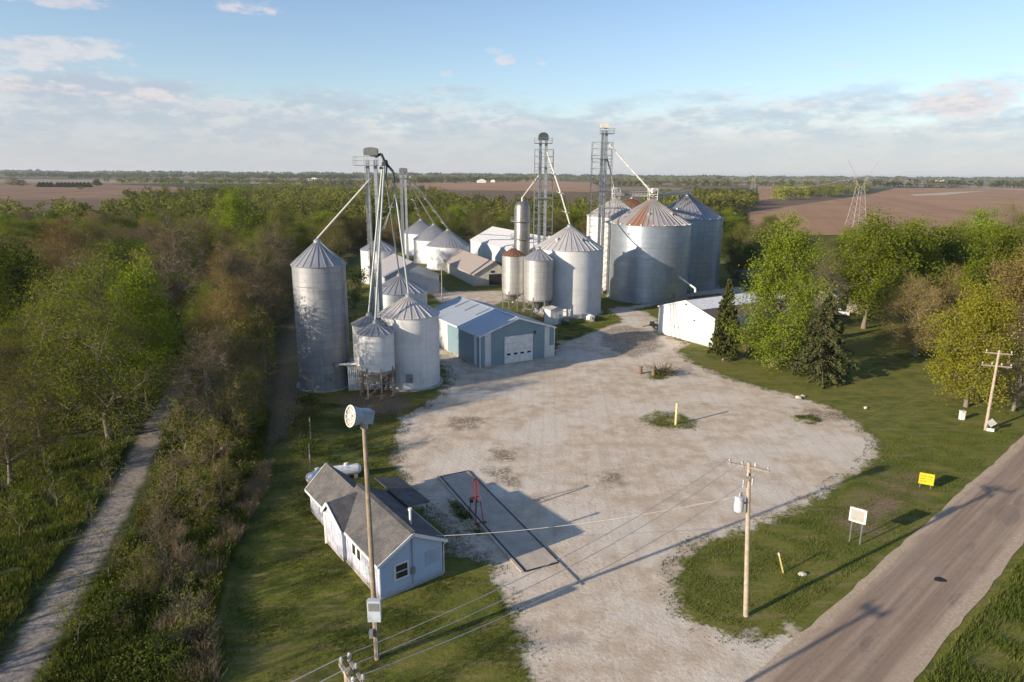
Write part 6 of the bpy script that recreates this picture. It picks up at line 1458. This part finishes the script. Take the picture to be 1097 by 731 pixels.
back = [A_((-205, 255)), A_((-42, 258)), A_((-62, 330)), A_((100, 330)), A_((118, 306)), A_((105, 420)), A_((60, 470)), A_((-30, 560)), A_((-120, 900)), A_((-330, 900)), A_((-340, 620)), A_((-240, 420)), A_((-300, 360))]
far_wood('far_woods', wood_spots(back, 1250, 1, bias=.5), 1, 270, .85)
# clumps at the edge of the ploughed field
cl1 = gp((690, 236), (760, 234), (812, 223), (800, 215), (740, 214), (690, 220)); far_wood('field_woods', wood_spots(cl1, 230, 2, (11, 15), bias=.6), 2, 220, 1.1)
cl2 = gp((826, 216), (870, 213), (930, 206.5), (930, 204), (880, 205), (826, 208)); far_wood('field_woods', wood_spots(cl2, 150, 3, (11, 16), bias=.5), 3, 200, 1.2)
def treeline(name, a, b2, n, wd, hr, wr, seed, bias=.35):
    r = np.random.default_rng(seed); a, b2 = g(*a)[:2], g(*b2)[:2]; t_ = r.uniform(0, 1, n); d_ = unit(b2 - a); nn = A_((-d_[1], d_[0])); P = a + (b2 - a) * t_[:, None] + nn * (r.normal(size=n) * wd)[:, None]
    return far_wood(name, np.c_[P, r.uniform(*hr, n), r.uniform(*wr, n), np.clip(bias + r.normal(size=n) * .18, 0, 1)], seed, 60, 1.9)
treeline('far_treeline', (900, 200.2), (1300, 203), 150, 25, (14, 22), (16, 26), 41, .05)
treeline('far_treeline', (640, 199.5), (900, 199.5), 130, 40, (11, 17), (12, 22), 42, .3)
treeline('far_treeline', (405, 196.6), (560, 194.4), 120, 60, (12, 20), (14, 26), 43, .15)
treeline('far_treeline', (120, 196.0), (420, 198.5), 170, 60, (9, 15), (12, 20), 44, .4)
treeline('far_treeline', (-100, 188.6), (420, 191.8), 260, 250, (12, 20), (30, 55), 45, .2)
treeline('far_treeline', (420, 191.2), (760, 193.4), 200, 250, (10, 16), (28, 50), 46, .2)
treeline('far_treeline', (700, 192.0), (1250, 195.4), 260, 400, (10, 17), (30, 60), 47, .2)
treeline('far_treeline', (-150, 186.2), (600, 190.4), 260, 500, (18, 30), (60, 140), 48, .15)
treeline('far_treeline', (500, 189.9), (1300, 195.2), 260, 500, (16, 26), (60, 140), 49, .15)
for k, (u, v, w) in enumerate(((-12, 198, 22), (14, 199.5, 13), (24, 199.5, 10), (104, 199.5, 9), (86, 203.5, 6))): plant_px('field_tree', 'lime' if k != 3 else 'dark', k, (u, v), v - w * .72, w, ('lone pale green tree at the edge of the left brown field', 'dark round tree right of the conifer windbreak')[k == 3], 'trees round the left brown field' if k != 3 else None)
for k in range(13):
    u = 43 + k * 4.1 + (3 if k > 3 else 0); plant_px('windbreak_conifer', 'spruce', 0, (u, 200.5 + k * .03), 195.0, 8.0, 'dark conifer in the dense windbreak beside the left brown field', 'conifers of the windbreak', 'conifer')
